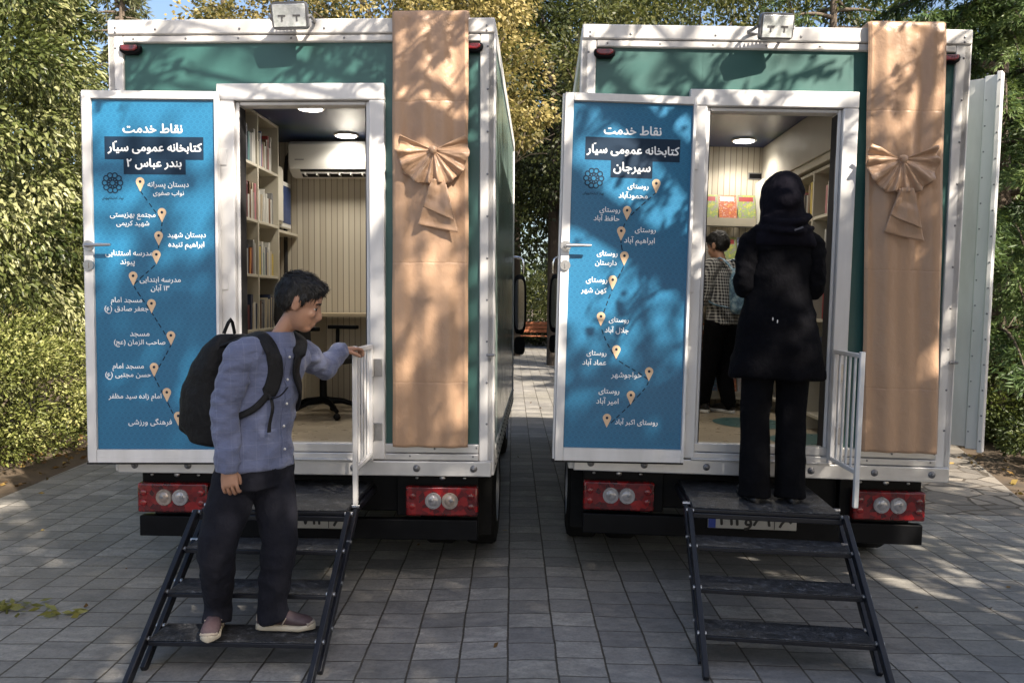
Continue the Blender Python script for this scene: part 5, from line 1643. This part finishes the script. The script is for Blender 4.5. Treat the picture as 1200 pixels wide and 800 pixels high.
shoe(fp, K(-.06, .10, 0), f, .27, M['shoeblack'], M['shoeblack']); shoe(fp, K(-.06, -.10, 0), f, .27, M['shoeblack'], M['shoeblack'])
bk_ = thing('book', 'small red and white booklet held by the distant person', 'book', T(10.7, 18.2, gz(10.7, 18.2) + .02) @ T(*K(.31, .01, 1.15)))
b = MB(); b.box(-.10, .10, -.07, .07, 0, .012); b.build('cover', M['bk_red'], bk_); b = MB(); b.box(-.095, .095, -.066, .066, .0125, .02); b.build('pages', M['pages'], bk_)

# ------------------------------------------------------------------ vegetation
def np_mesh(name, verts, faces_n, loops, mats, tint=None):
    me = bpy.data.meshes.new(name)
    nf = len(loops) // faces_n
    me.vertices.add(len(verts)); me.vertices.foreach_set('co', np.asarray(verts, np.float32).ravel())
    me.loops.add(len(loops)); me.loops.foreach_set('vertex_index', np.asarray(loops, np.int32))
    me.polygons.add(nf)
    me.polygons.foreach_set('loop_start', np.arange(nf, dtype=np.int32) * faces_n)
    me.polygons.foreach_set('loop_total', np.full(nf, faces_n, np.int32))
    me.materials.append(mats)
    if tint is not None:
        a = me.attributes.new('tint', 'FLOAT', 'FACE'); a.data.foreach_set('value', np.asarray(tint, np.float32))
    me.update(); me.validate()
    return me

def unit(a): return a / np.maximum(np.linalg.norm(a, axis=-1, keepdims=True), 1e-9)

def leaf_mesh(name, pos, dirs, length, width, mat, tint, rg, fold=.35, curl=.25):
    """each leaf: six-cornered blade folded along its midrib (four faces)"""
    n = len(pos)
    dirs = unit(dirs)
    rv = rg.normal(size=(n, 3)) + np.array([0, 0, .9])
    side = unit(np.cross(dirs, rv))
    nor = np.cross(side, dirs)
    L = (length * rg.uniform(.65, 1.25, n))[:, None]; W = (width * rg.uniform(.7, 1.2, n))[:, None]
    b0 = pos; m = pos + dirs * L * .5 - nor * L * curl * .12; tp = pos + dirs * L - nor * L * curl
    l1 = pos + dirs * L * .30 + side * W * .5 + nor * W * fold; r1 = pos + dirs * L * .30 - side * W * .5 + nor * W * fold
    l2 = pos + dirs * L * .65 + side * W * .42 + nor * W * fold * .6 - nor * L * curl * .35; r2 = pos + dirs * L * .65 - side * W * .42 + nor * W * fold * .6 - nor * L * curl * .35
    v = np.stack([b0, l1, l2, tp, r2, r1], 1).reshape(-1, 3)
    idx = (np.arange(n) * 6)[:, None]
    loops = (idx + np.array([[0, 1, 2, 3, 0, 3, 4, 5]])).ravel()
    return np_mesh(name, v, 4, loops, mat, np.repeat(tint, 2))

def simple_leaf(name, pos, dirs, length, width, mat, tint, rg):
    n = len(pos)
    dirs = unit(dirs)
    side = unit(np.cross(dirs, rg.normal(size=(n, 3)) + np.array([0, 0, .7])))
    L = (length * rg.uniform(.6, 1.3, n))[:, None]; W = (width * rg.uniform(.7, 1.25, n))[:, None]
    v = np.stack([pos, pos + dirs * L * .45 + side * W * .5, pos + dirs * L, pos + dirs * L * .45 - side * W * .5], 1).reshape(-1, 3)
    loops = np.arange(n * 4)
    return np_mesh(name, v, 4, loops, mat, tint)

def clumps_in(rg, c, rad, n, shell=.55, cut=None):
    d = unit(rg.normal(size=(n * 3, 3)))
    rr = rg.uniform(shell ** 3, 1, n * 3) ** (1 / 3)
    p = d * rr[:, None] * np.array(rad) + np.array(c)
    if cut is not None: p = p[cut(p)]
    return p[:n]

def leaf_cloud(rg, cl, per, crad, tilt=.6, flat=.75, c0=None):
    """leaves spread through each clump, pointing outwards and drooping; returns positions, directions, tints"""
    n = len(cl)
    cr = crad * rg.uniform(.6, 1.4, n)
    ct = np.clip(rg.normal(.47, .25, n), .03, .95)
    k = rg.poisson(per * (cr / crad) ** 1.5)
    idx = np.repeat(np.arange(n), k)
    d = unit(rg.normal(size=(len(idx), 3)))
    r = rg.uniform(.1, 1, len(idx)) ** .5
    off = d * (r * cr[idx])[:, None] * np.array([1, 1, flat])
    pos = cl[idx] + off
    out = d + (unit(cl - (np.array(c0) if c0 is not None else cl.mean(0)))[idx]) * .6
    out[:, 2] -= tilt
    tint = np.clip(ct[idx] + rg.normal(0, .16, len(idx)), 0, 1)
    return pos, out, tint

def trunk_mesh(mb, base, top, r0, r1, targets, rg, limbs=7, crook=.15):
    base, top = V(base), V(top)
    pts = [base]
    for i in range(1, 6):
        p = base.lerp(top, i / 5)
        pts.append(p + V((rg.normal() * crook, rg.normal() * crook, 0)) * (i / 5))
    mb.tube([base - V((0, 0, .12))] + pts, [r0 * 1.35] + [r0 + (r1 - r0) * i / 5 for i in range(6)], 12, sub=3)
    if len(targets):
        pick = targets[rg.choice(len(targets), min(limbs, len(targets)), replace=False)]
        for q in pick:
            q = V(tuple(q))
            h = min(max((q.z - base.z) / max(top.z - base.z, .1) * .75, .25), 1.0)
            i = h * 5; a = pts[int(i)].lerp(pts[min(int(i) + 1, 5)], i - int(i))
            rr = (r0 + (r1 - r0) * h) * .5
            mid = a.lerp(q, .5) + V((rg.normal() * .12, rg.normal() * .12, .15 + rg.normal() * .1))
            mb.tube([a, a.lerp(mid, .5) + V((0, 0, .03)), mid, q], [rr, rr * .75, rr * .5, .012], 8, sub=3)
            for _ in range(2):
                e = q + V(tuple(rg.normal(size=3) * .45)); mb.tube([mid, mid.lerp(e, .5) + V((0, 0, .06)), e], [rr * .35, rr * .25, .006], 6, sub=2)

def broad_tree(name, label, base, top, r0, c, rad, n, per, crad, L, W, mat, bark, seed, group=None, shell=.55, cut=None, tilt=.6, fine=False, cat='tree', limbs=8):
    rg = np.random.default_rng(seed)
    b0 = V(base); b0.z = gz(b0.x, b0.y)
    t = thing(name, label, cat, T(*b0), group)
    inv = np.array(b0)
    cl = clumps_in(rg, np.array(c), rad, n, shell, cut) - inv
    p, d, ti = leaf_cloud(rg, cl, per, crad, tilt, c0=np.array(c) - inv)
    me = (leaf_mesh if fine else simple_leaf)('crown', p, d, L, W, mat, ti, rg)
    mesh_obj('crown', me, t)
    mb = MB(); trunk_mesh(mb, (0, 0, 0), V(top) - b0, r0, r0 * .35, cl, rg, limbs)
    mb.build('trunk', bark, t, smooth=70)
    return t

def shrub(name, label, c, rad, n, per, crad, L, W, mat, seed, group=None, fine=True, tilt=.1, cat='shrub', cut=None):
    rg = np.random.default_rng(seed)
    b0 = V((c[0], c[1], gz(c[0], c[1])))
    t = thing(name, label, cat, T(*b0), group)
    cl = clumps_in(rg, np.array([c[0], c[1], c[2]]), rad, n, .45, cut)
    cl[:, 2] = np.maximum(cl[:, 2], gz(c[0], c[1]) + .12)
    cl = cl - np.array(b0)
    p, d, ti = leaf_cloud(rg, cl, per, crad, tilt, .8, np.array([0, 0, 0.]))
    p[:, 2] = np.maximum(p[:, 2], .015)
    mesh_obj('crown', (leaf_mesh if fine else simple_leaf)('crown', p, d, L, W, mat, ti, rg), t)
    mb = MB()
    for q in cl[rg.choice(len(cl), min(9, len(cl)), replace=False)]:
        e = V(tuple(q)); mb.tube([(rg.normal() * .08, rg.normal() * .08, -.05), e * .5 + V((0, 0, .1)), e], [.020, .013, .004], 6, sub=2)
    mb.build('stem', M['bark'], t, smooth=70)
    return t

def frond_tree(name, label, base, top, r0, branches, mat, bark, seed, L, W, per, group=None):
    """cedar-like tree: long drooping boughs carrying flat sprays"""
    rg = np.random.default_rng(seed)
    b0 = V(base); b0.z = gz(b0.x, b0.y)
    t = thing(name, label, 'tree', T(*b0), group)
    P_, D_, T_ = [], [], []
    mb = MB()
    trunk_mesh(mb, (0, 0, 0), V(top) - b0, r0, r0 * .25, np.zeros((0, 3)), rg, 0, .06)
    H = top[2] - b0.z
    for (z, az, ln, droop) in branches:
        a = V((0, 0, z))
        dx, dy = math.cos(az), math.sin(az)
        pts = []
        for i in range(7):
            u = i / 6
            pts.append(V((dx * ln * u, dy * ln * u, z + ln * (.16 * u - droop * u * u))))
        mb.tube(pts, [max(.006, r0 * .28 * (1 - i / 6.3)) for i in range(7)], 6, sub=2)
        bt = np.clip(rg.normal(.5, .2), .1, .9)
        ns = int(ln * per)
        for _ in range(ns):
            u = rg.uniform(.12, 1) ** .8
            i = min(int(u * 6), 5); p = pts[i].lerp(pts[i + 1], u * 6 - i)
            sl = rg.uniform(.18, .48) * (1.15 - u * .6)
            sa = az + rg.choice([-1, 1]) * rg.uniform(.4, 1.25)
            sd_ = np.array([math.cos(sa), math.sin(sa), -rg.uniform(.15, .75)])
            m = int(9 + sl * 26)
            s = rg.uniform(0, 1, m)
            q = np.array(p)[None] + sd_[None] * (s * sl)[:, None] + np.array([0, 0, -1.])[None] * (s ** 2 * sl * .35)[:, None] + rg.normal(0, .014, (m, 3))
            dd = sd_[None] * .9 + rg.normal(0, .55, (m, 3)) + np.array([0, 0, -.25])
            P_.append(q); D_.append(dd); T_.append(np.clip(bt + rg.normal(0, .1) + rg.normal(0, .13, m), 0, 1))
    p, d, ti = np.concatenate(P_), np.concatenate(D_), np.concatenate(T_)
    mesh_obj('crown', simple_leaf('crown', p, d, L, W, mat, ti, rg), t)
    mb.build('trunk', bark, t, smooth=70)
    return t

def boughs(rg, n, z0, z1, l0, l1, az0=0, az1=2 * PI, droop=.35):
    out = []
    for i in range(n):
        u = (i + rg.uniform(0, .8)) / n
        out.append((z0 + (z1 - z0) * u, rg.uniform(az0, az1), (l0 + (l1 - l0) * u) * rg.uniform(.75, 1.15), droop * rg.uniform(.6, 1.4)))
    return out

# left of the trucks
broad_tree('leafy_tree', 'yellow green broadleaf tree beside the left truck, its long leaves in full sun', (-6.4, 8.9, 0), (-6.2, 8.9, 6.2), .13, (-6.45, 8.7, 3.7), (1.95, 1.9, 3.5), 360, 165, .36, .074, .038, M['lf_yg'], M['bark'], 11, fine=True, shell=.62,
           cut=lambda p: p[:, 0] < -4.45 - .03 * (p[:, 1] - 7))
broad_tree('leafy_tree', 'second yellow green tree at the left edge, behind the front one', (-8.7, 11.0, 0), (-8.6, 11, 6.8), .13, (-8.6, 11.0, 4.2), (2.6, 2.2, 3.9), 360, 80, .45, .09, .048, M['lf_yg'], M['bark'], 12, shell=.6)
shrub('hedge_shrub', 'pale sunlit hedge bush at the foot of the tree beside the left truck', (-5.35, 7.9, .75), (1.05, 1.9, .95), 230, 120, .19, .042, .022, M['lf_hedge'], 21, cut=lambda p: p[:, 0] < -4.38)
shrub('hedge_shrub', 'pale hedge bush at the left picture edge near the path corner', (-5.3, 6.05, .45), (.95, .85, .62), 100, 110, .17, .042, .022, M['lf_hedge'], 22, cut=lambda p: p[:, 0] < -4.33)
shrub('hedge_shrub', 'dim hedge bush farther back along the left side of the left truck', (-5.2, 11.2, .8), (.95, 1.6, 1.1), 110, 70, .24, .06, .03, M['lf_hedge'], 23, cut=lambda p: p[:, 0] < -4.5)

# behind the trucks
broad_tree('autumn_tree', 'golden autumn tree rising behind the left truck', (-1.9, 13.2, 0), (-1.8, 13.2, 5.6), .12, (-2.4, 13.2, 5.9), (2.9, 1.7, 2.6), 250, 135, .33, .070, .052, M['lf_autumn'], M['bark'], 31, shell=.45)
broad_tree('autumn_tree', 'small golden tree reaching into the gap between the trucks', (-.45, 12.6, 0), (-.3, 12.6, 4.8), .07, (-.30, 12.6, 4.95), (.80, .7, 1.05), 40, 90, .24, .075, .055, M['lf_autumn'], M['bark'], 32, shell=.3)
broad_tree('dark_tree', 'dark green tree with a leaning trunk filling the gap between the trucks', (1.15, 21.5, 0), (1.0, 21.5, 8.5), .24, (.9, 21.5, 7.9), (3.6, 2.4, 4.7), 480, 130, .55, .115, .07, M['lf_dark'], M['barkdark'], 41, group='dark trees behind the trucks')
broad_tree('dark_tree', 'dark tree with a mossy crown behind the golden tree', (-3.2, 23.5, 0), (-3.2, 23.5, 9), .22, (-3.3, 23.5, 7.4), (3.4, 2.4, 5.0), 250, 55, .6, .16, .09, M['lf_dark'], M['barkdark'], 42, group='dark trees behind the trucks')
broad_tree('dark_tree', 'tall dark tree behind the top of the right truck', (5.2, 24.5, 0), (5.2, 24.5, 9.5), .22, (5.0, 24.5, 8.6), (3.8, 2.4, 4.6), 240, 55, .6, .16, .09, M['lf_dark'], M['barkdark'], 43, group='dark trees behind the trucks')
broad_tree('dark_tree', 'dark tree whose crown rises between the two truck roofs', (.1, 25.0, 0), (.2, 25.0, 10), .16, (.3, 25.0, 8.4), (2.6, 1.6, 3.4), 300, 120, .5, .12, .075, M['lf_dark'], M['barkdark'], 46, group='dark trees behind the trucks')
broad_tree('olive_tree', 'slim olive green tree catching the sun beside the right truck roof', (1.75, 16.0, 0), (1.75, 16, 6.3), .08, (1.55, 16.0, 6.0), (.75, .8, 1.9), 44, 60, .3, .11, .05, M['lf_olive'], M['bark'], 51, shell=.3)
broad_tree('olive_tree', 'olive green tree behind the left half of the right truck roof', (3.6, 17.5, 0), (3.6, 17.5, 7.4), .12, (3.5, 17.5, 7.6), (2.2, 1.8, 1.9), 120, 60, .42, .12, .055, M['lf_olive'], M['bark'], 52)
broad_tree('olive_tree', 'sunlit olive tree above the floodlight of the right truck', (6.2, 16.0, 0), (6.2, 16, 6.8), .12, (6.0, 16.0, 6.9), (1.9, 1.6, 1.8), 120, 60, .4, .12, .055, M['lf_olive'], M['bark'], 53)
for i, (x, y, h, rx, lab) in enumerate(((9.5, 19.5, 7.5, 2.8, 'dark tree closing the view behind the cedar'), (13.2, 22.0, 8.0, 3.2, 'dark tree at the far right behind the second cedar'), (4.4, 29.0, 9.5, 3.4, 'dark tree farther back, right of the bench'), (-6.5, 20.0, 6.8, 2.6, 'dark tree behind the left end of the left truck roof'), (7.6, 25.5, 9.6, 3.2, 'tall dark tree behind the second floodlight'), (-10.5, 16.5, 6.0, 2.8, 'dark tree behind the yellow green trees at the left'))):
    broad_tree('dark_tree', lab, (x, y, 0), (x, y, h), .2, (x, y, h * .56), (rx, 2.0, h * .52), 260, 110, .55, .12, .07, M['lf_dark' if i % 2 == 0 else 'lf_olive'], M['barkdark'], 201 + i, group='dark trees behind the trucks')
rg = np.random.default_rng(61)
for i, (x, y, h, lab) in enumerate(((-9.6, 27, 13.5, 'tall pale conifer at the left, against the sky'), (-6.6, 29, 13.0, 'second pale conifer, just left of the first floodlight'), (-13.0, 28, 15.0, 'tallest pale conifer in the upper left corner'), (-14.8, 27, 14.0, 'pale conifer behind the yellow green trees at the left'), (-12.0, 25, 13.6, 'pale conifer filling the gap beside the left corner of the left truck'), (-3.4, 30, 13.5, 'pale conifer whose tip shows over the left truck beside the golden tree'))):
    frond_tree('pale_conifer', lab, (x, y, 0), (x + .2, y, h), .2, boughs(rg, 62, 3.0, h - .2, 1.9, .35, droop=.25), M['lf_pale'], M['bark'], 62 + i, .26, .05, 9, group='pale conifers beyond the trucks')
# right side
rg = np.random.default_rng(71)
frond_tree('cedar_tree', 'green cedar with drooping boughs close behind the right truck', (6.6, 11.2, 0), (6.6, 11.2, 7.6), .17, boughs(rg, 120, 1.2, 7.2, 2.9, 1.6, .5 * PI, 1.8 * PI, .36), M['lf_cedar'], M['bark'], 72, .095, .021, 42, group='cedars at the right')
frond_tree('cedar_tree', 'second cedar, farther back at the right edge', (9.6, 14.0, 0), (9.6, 14, 8.6), .17, boughs(rg, 90, 2.2, 8.3, 3.2, 1.4, .5 * PI, 1.6 * PI, .33), M['lf_cedar'], M['bark'], 73, .12, .026, 24, group='cedars at the right')
frond_tree('cedar_tree', 'cedar top showing over the right end of the right truck roof', (5.6, 14.6, 0), (5.6, 14.6, 8.6), .15, boughs(rg, 50, 3.4, 8.3, 2.2, 1.0, 0, 2 * PI, .3), M['lf_cedar'], M['bark'], 74, .11, .02, 17, group='cedars at the right')
broad_tree('green_tree', 'fresh green leafy tree between the two cedars at the right', (8.2, 13.0, 0), (8.2, 13.0, 5.4), .09, (7.9, 12.9, 3.7), (1.9, 1.0, 2.5), 190, 100, .34, .085, .045, M['lf_cedar'], M['bark'], 78)
shrub('green_shrub', 'dense green shrub at the right edge beside the flagstones', (6.75, 10.6, .5), (1.15, 1.5, .68), 170, 85, .20, .060, .034, M['lf_shrub'], 81, cut=lambda p: p[:, 0] > 5.75)
shrub('green_shrub', 'low green shrub nearest the path at the right edge', (6.35, 8.4, .22), (1.2, .9, .36), 90, 80, .15, .055, .030, M['lf_shrub'], 82, cut=lambda p: p[:, 0] > 5.15)
shrub('green_shrub', 'green shrub directly behind the open side door', (7.2, 13.2, .55), (1.0, 1.2, .75), 100, 75, .22, .065, .035, M['lf_shrub'], 83)
shrub('yellow_shrub', 'sunlit yellow green bush in front of the distant person', (9.2, 16.2, .55), (1.5, .8, .55), 90, 70, .22, .075, .045, M['lf_yg'], 84, fine=False)
shrub('yellow_shrub', 'yellow bush right of the distant person', (11.6, 17.3, .7), (1.1, 1.0, .9), 80, 65, .25, .08, .05, M['lf_autumn'], 85, fine=False)
lt = thing('small_tree', 'thin leaning bare trunk among the shrubs at the right', 'tree', T(7.75, 12.2, gz(7.75, 12.2)))
b = MB(); b.tube([(.05, 0, -.1), (.02, 0, .4), (-.10, 0, .9), (-.28, .05, 1.5), (-.36, .1, 2.6), (-.25, .1, 3.6)], [.10, .085, .075, .065, .05, .03], 12, sub=3); b.tube([(-.10, 0, .9), (.18, .0, 1.5), (.30, .05, 2.5)], [.05, .04, .02], 10, sub=3)
b.build('trunk', M['bark'], lt, smooth=70)
rg = np.random.default_rng(86)
cl = clumps_in(rg, np.array([-.1, .1, 3.4]), (1.1, 1.0, .9), 40, .3)
p, d, ti = leaf_cloud(rg, cl, 55, .3); mesh_obj('crown', simple_leaf('crown', p, d, .08, .04, M['lf_shrub'], ti, rg), lt)

# bench and bushes at the end of the path
bn = thing('park_bench', 'orange brown slatted bench at the far end of the path between the trucks', 'bench', T(.95, 29.2, gz(.95, 29.2)))
b = MB()
for k in range(4): b.box(-1.1, 1.1, -.22 + k * .115, -.22 + k * .115 + .10, .43, .465)
b.build('seat', M['benchwood'], bn, .006)
b = MB()
for k in range(3): b.box(-1.1, 1.1, .265 + .03 * k, .295 + .03 * k, .56 + .135 * k, .675 + .135 * k)
b.build('backrest', M['benchwood'], bn, .006)
for x in (-.85, .85):
    b = MB(); b.bar((x, -.18, 0), (x, -.18, .43), .06, .06, (0, 1, 0)); b.bar((x, .22, 0), (x, .36, .97), .06, .05, (0, 1, 0)); b.box(x - .03, x + .03, -.22, .24, .385, .4295); b.build('leg', M['black'], bn, .004)
hg = thing('low_hedge', 'dark clipped hedge behind the bench at the end of the path', 'hedge', T(.5, 31.2, gz(.5, 31.2)))
rg = np.random.default_rng(91)
p = rg.uniform((-7, -.5, 0), (7, .5, .85), (16000, 3)); p[:, 2] += rg.normal(0, .04, len(p)); d = rg.normal(size=p.shape) + np.array([0, -.6, .3])
mesh_obj('foliage', simple_leaf('foliage', p, d, .12, .07, M['lf_dark'], rg.uniform(.1, .8, len(p)), rg), hg)
b = MB()
for k in range(14): b.tube([(-6.5 + k, 0, -.05), (-6.4 + k, .05, .4), (-6.5 + k, 0, .8)], [.03, .02, .008], 6)
b.build('stem', M['barkdark'], hg, smooth=70)
shrub('yellow_shrub', 'sunlit yellow bush glowing behind the bench', (.5, 35.0, 1.6), (1.6, 1.0, 1.6), 90, 60, .4, .14, .08, M['lf_hedge'], 92, fine=False)
shrub('yellow_shrub', 'tall yellow green bush farther behind the bench', (-1.6, 37.5, 2.4), (1.8, 1.0, 2.3), 90, 60, .5, .16, .09, M['lf_yg'], 93, fine=False)

# the wood beyond, one mass
rg = np.random.default_rng(95)
n = 260
cl = np.stack([rg.uniform(-34, 36, n), rg.uniform(40, 50, n), rg.uniform(.5, 13.0, n)], 1)
keep = ~((cl[:, 0] < -6) & (cl[:, 2] > 8.5))
cl = cl[keep]
p, d, ti = leaf_cloud(rg, cl, 210, 2.1, .3, .9)
p[:, 2] = np.maximum(p[:, 2], gz(0, 45))
wd = mesh_obj('far_wood', simple_leaf('far_wood', p, d, .42, .26, M['lf_dark'], np.clip(ti * .9, 0, 1), rg))
tag(wd, 'dark green wood closing the view beyond the bench', None, None, 'stuff')
wk = MB()
for i in range(26):
    x, y = rg.uniform(-30, 30), rg.uniform(38, 44); wk.tube([(x, y, gz(x, y) - .2), (x + rg.normal() * .2, y, 4), (x + rg.normal() * .5, y, 9)], [.25, .2, .1], 8)
for i in range(len(wk.v)): pass
tk = wk.build('far_trunks', M['barkdark'], wd, smooth=70)

# trees behind the camera that throw the dappled shade
def shade_tree(x, y, top, rx, seed, lab, n=215, wisps=7, zc=None, per=48):
    rg = np.random.default_rng(seed)
    t = thing('plane_tree', lab, 'tree', T(x, y, gz(x, y)), 'shade trees around the forecourt')
    zc = zc or top * .60
    cl = clumps_in(rg, np.array([0, 0, zc]), (rx, rx, top - zc), n, .2)
    tips = np.stack([rg.uniform(-rx, rx, wisps) * .95, rg.uniform(-rx, rx, wisps) * .8, rg.uniform(top - .3, top + 2.2, wisps)], 1)
    allc = np.concatenate([cl, tips])
    p, d, ti = leaf_cloud(rg, cl, per, .42)
    P2 = []
    for q in tips:
        for _ in range(2):
            dr_ = unit(np.array([.55 + rg.normal() * .25, .2 + rg.normal() * .3, .75 + rg.normal() * .2]))
            u_ = rg.uniform(-.7, .7, 26)
            P2.append(q + rg.normal(0, .25, 3) + dr_ * u_[:, None] + rg.normal(0, .045, (26, 3)))
    p2 = np.concatenate(P2); d2_ = rg.normal(size=p2.shape); t2 = rg.uniform(.2, .8, len(p2))
    mesh_obj('crown', simple_leaf('crown', np.concatenate([p, p2]), np.concatenate([d, d2_]), .15, .10, M['lf_olive'], np.concatenate([ti, t2]), rg), t)
    mb = MB(); trunk_mesh(mb, (0, 0, 0), (0, 0, top * .95), .16, .05, allc, rg, 26, .2)
    mb.build('trunk', M['bark'], t, smooth=70)
ub = np.array([SUN.x, SUN.y]) / math.hypot(SUN.x, SUN.y)
pb = np.array([-ub[1], ub[0]])
for i, (pp_, q, top, rx, lab) in enumerate(((1.6, 4.4, 9.0, 1.75, 'plane tree behind the viewer, shading the left truck'), (4.1, 4.6, 8.0, 1.75, 'plane tree behind the viewer, shading the right truck'),
                                          (6.6, 4.4, 7.8, 1.8, 'plane tree right of the forecourt, out of view'), (2.9, 6.8, 9.0, 1.6, 'taller plane tree at the back of the forecourt'), (-.1, 4.8, 9.4, 1.6, 'plane tree at the left end of the shade row'))):
    xy = pb * pp_ + ub * q
    shade_tree(xy[0], xy[1], top, rx, 101 + i, lab)

# a tree right of the forecourt whose bough ends hang in front of the trucks' upper edges, above the view
rg = np.random.default_rng(130)
bx, by = 5.4, .6
t = thing('plane_tree', 'plane tree right of the forecourt whose boughs overhang the steps', 'tree', T(bx, by, gz(bx, by)), 'shade trees around the forecourt')
mb = MB()
mb.tube([(0, 0, -.1), (.05, .02, 1.5), (0, .05, 3.2), (-.2, .15, 4.6), (-.3, .2, 6.0)], [.19, .16, .14, .12, .08], 12, sub=3)
spots = []
for n_, (xa, xb, za, zb) in ((18, (.35, 2.55, 2.45, 3.35)), (12, (-.75, .0, 2.55, 3.35)), (12, (-1.15, -.2, 2.75, 3.3)), (8, (-2.45, -1.95, 2.6, 3.3)), (7, (.55, 1.1, 1.7, 2.3)), (5, (2.1, 2.8, 1.6, 2.4))):
    for _ in range(n_):
        spots.append(np.array([rg.uniform(xa, xb), 4.72, rg.uniform(za, zb)]) + np.array(SUN) * rg.uniform(2.7, 3.7))
P_, D_ = [], []
for q in spots:
    dr_ = unit(np.array([.75 + rg.normal() * .2, rg.normal() * .25, .66 + rg.normal() * .25]))
    ln = rg.uniform(.22, .55)
    k_ = int(26 * ln / .4)
    u_ = rg.uniform(-1, 1, k_)
    qq = q + dr_ * (u_ * ln)[:, None] + rg.normal(0, .028, (k_, 3))
    P_.append(qq - np.array([bx, by, gz(bx, by)])); D_.append(dr_ * .8 + rg.normal(0, .5, (k_, 3)))
    a_ = V(tuple(q - dr_ * ln * -1 - np.array([bx, by, gz(bx, by)]))); b_ = V(tuple(q - dr_ * ln - np.array([bx, by, gz(bx, by)])))
    mb.tube([a_, a_.lerp(b_, .5) + V((0, 0, .02)), b_], [.011, .008, .003], 5)
    if rg.random() < .22:
        h = V((-.2, .15, 4.9))
        mb.tube([h, h.lerp(a_, .5) + V((0, 0, .35)), a_], [.05, .03, .011], 7, sub=3)
p = np.concatenate(P_); d = np.concatenate(D_)
cl = clumps_in(rg, np.array([.2, -.6, 6.3]), (1.9, 1.6, 1.3), 60, .3)
p3, d3, t3 = leaf_cloud(rg, cl, 40, .4)
mesh_obj('crown', simple_leaf('crown', np.concatenate([p, p3]), np.concatenate([d, d3]), .10, .042, M['lf_olive'], rg.uniform(.2, .9, len(p) + len(p3)), rg), t)
mb.build('trunk', M['bark'], t, smooth=70)

# fallen leaves and sprigs on the paving
rg = np.random.default_rng(120)
cs = [(-2.66, 4.30, .08, 44), (-2.34, 4.22, .07, 16), (-2.62, 6.2, .06, 10)]
P_, T_ = [], []
for x, y, s, n in cs:
    q = np.stack([x + rg.normal(0, s, n), y + rg.normal(0, s * .5, n), np.zeros(n)], 1); P_.append(q)
p = np.concatenate(P_)
p[:, 2] = [gz(a, b_) + .008 + .015 * rg.random() for a, b_ in p[:, :2]]
d = rg.normal(size=p.shape) * np.array([1, 1, .12])
o = mesh_obj('fallen_sprigs', simple_leaf('fallen_sprigs', p, d, .075, .028, M['lf_sprig'], rg.uniform(.2, 1, len(p)), rg)); tag(o, 'yellow green sprigs lying on the paving at the lower left', None, None, 'stuff')
n = 1500
x = np.concatenate([rg.uniform(-6.5, -4.2, n // 2), rg.uniform(4.6, 9, n // 2)]); y = np.concatenate([rg.uniform(4, 12, n // 2), rg.uniform(6, 15, n // 2)])
p = np.stack([x, y, np.array([gz(a, b_) for a, b_ in zip(x, y)]) + .004], 1)
d = rg.normal(size=p.shape) * np.array([1, 1, .25])
o = mesh_obj('leaf_litter', simple_leaf('leaf_litter', p, d, .075, .045, M['lf_fallen'], rg.uniform(0, 1, n), rg)); tag(o, 'dry brown leaf litter on the soil beds', None, None, 'stuff')
n = 130
x = rg.uniform(-4.1, 4.3, n); y = rg.uniform(3.2, 16, n)
p = np.stack([x, y, np.array([gz(a, b_) for a, b_ in zip(x, y)]) + .006], 1)
d = rg.normal(size=p.shape) * np.array([1, 1, .15])
o = mesh_obj('scattered_leaves', simple_leaf('scattered_leaves', p, d, .045, .025, M['lf_fallen'], rg.uniform(0, 1, n), rg)); tag(o, 'few small dry leaves scattered over the slate paving', None, None, 'stuff')
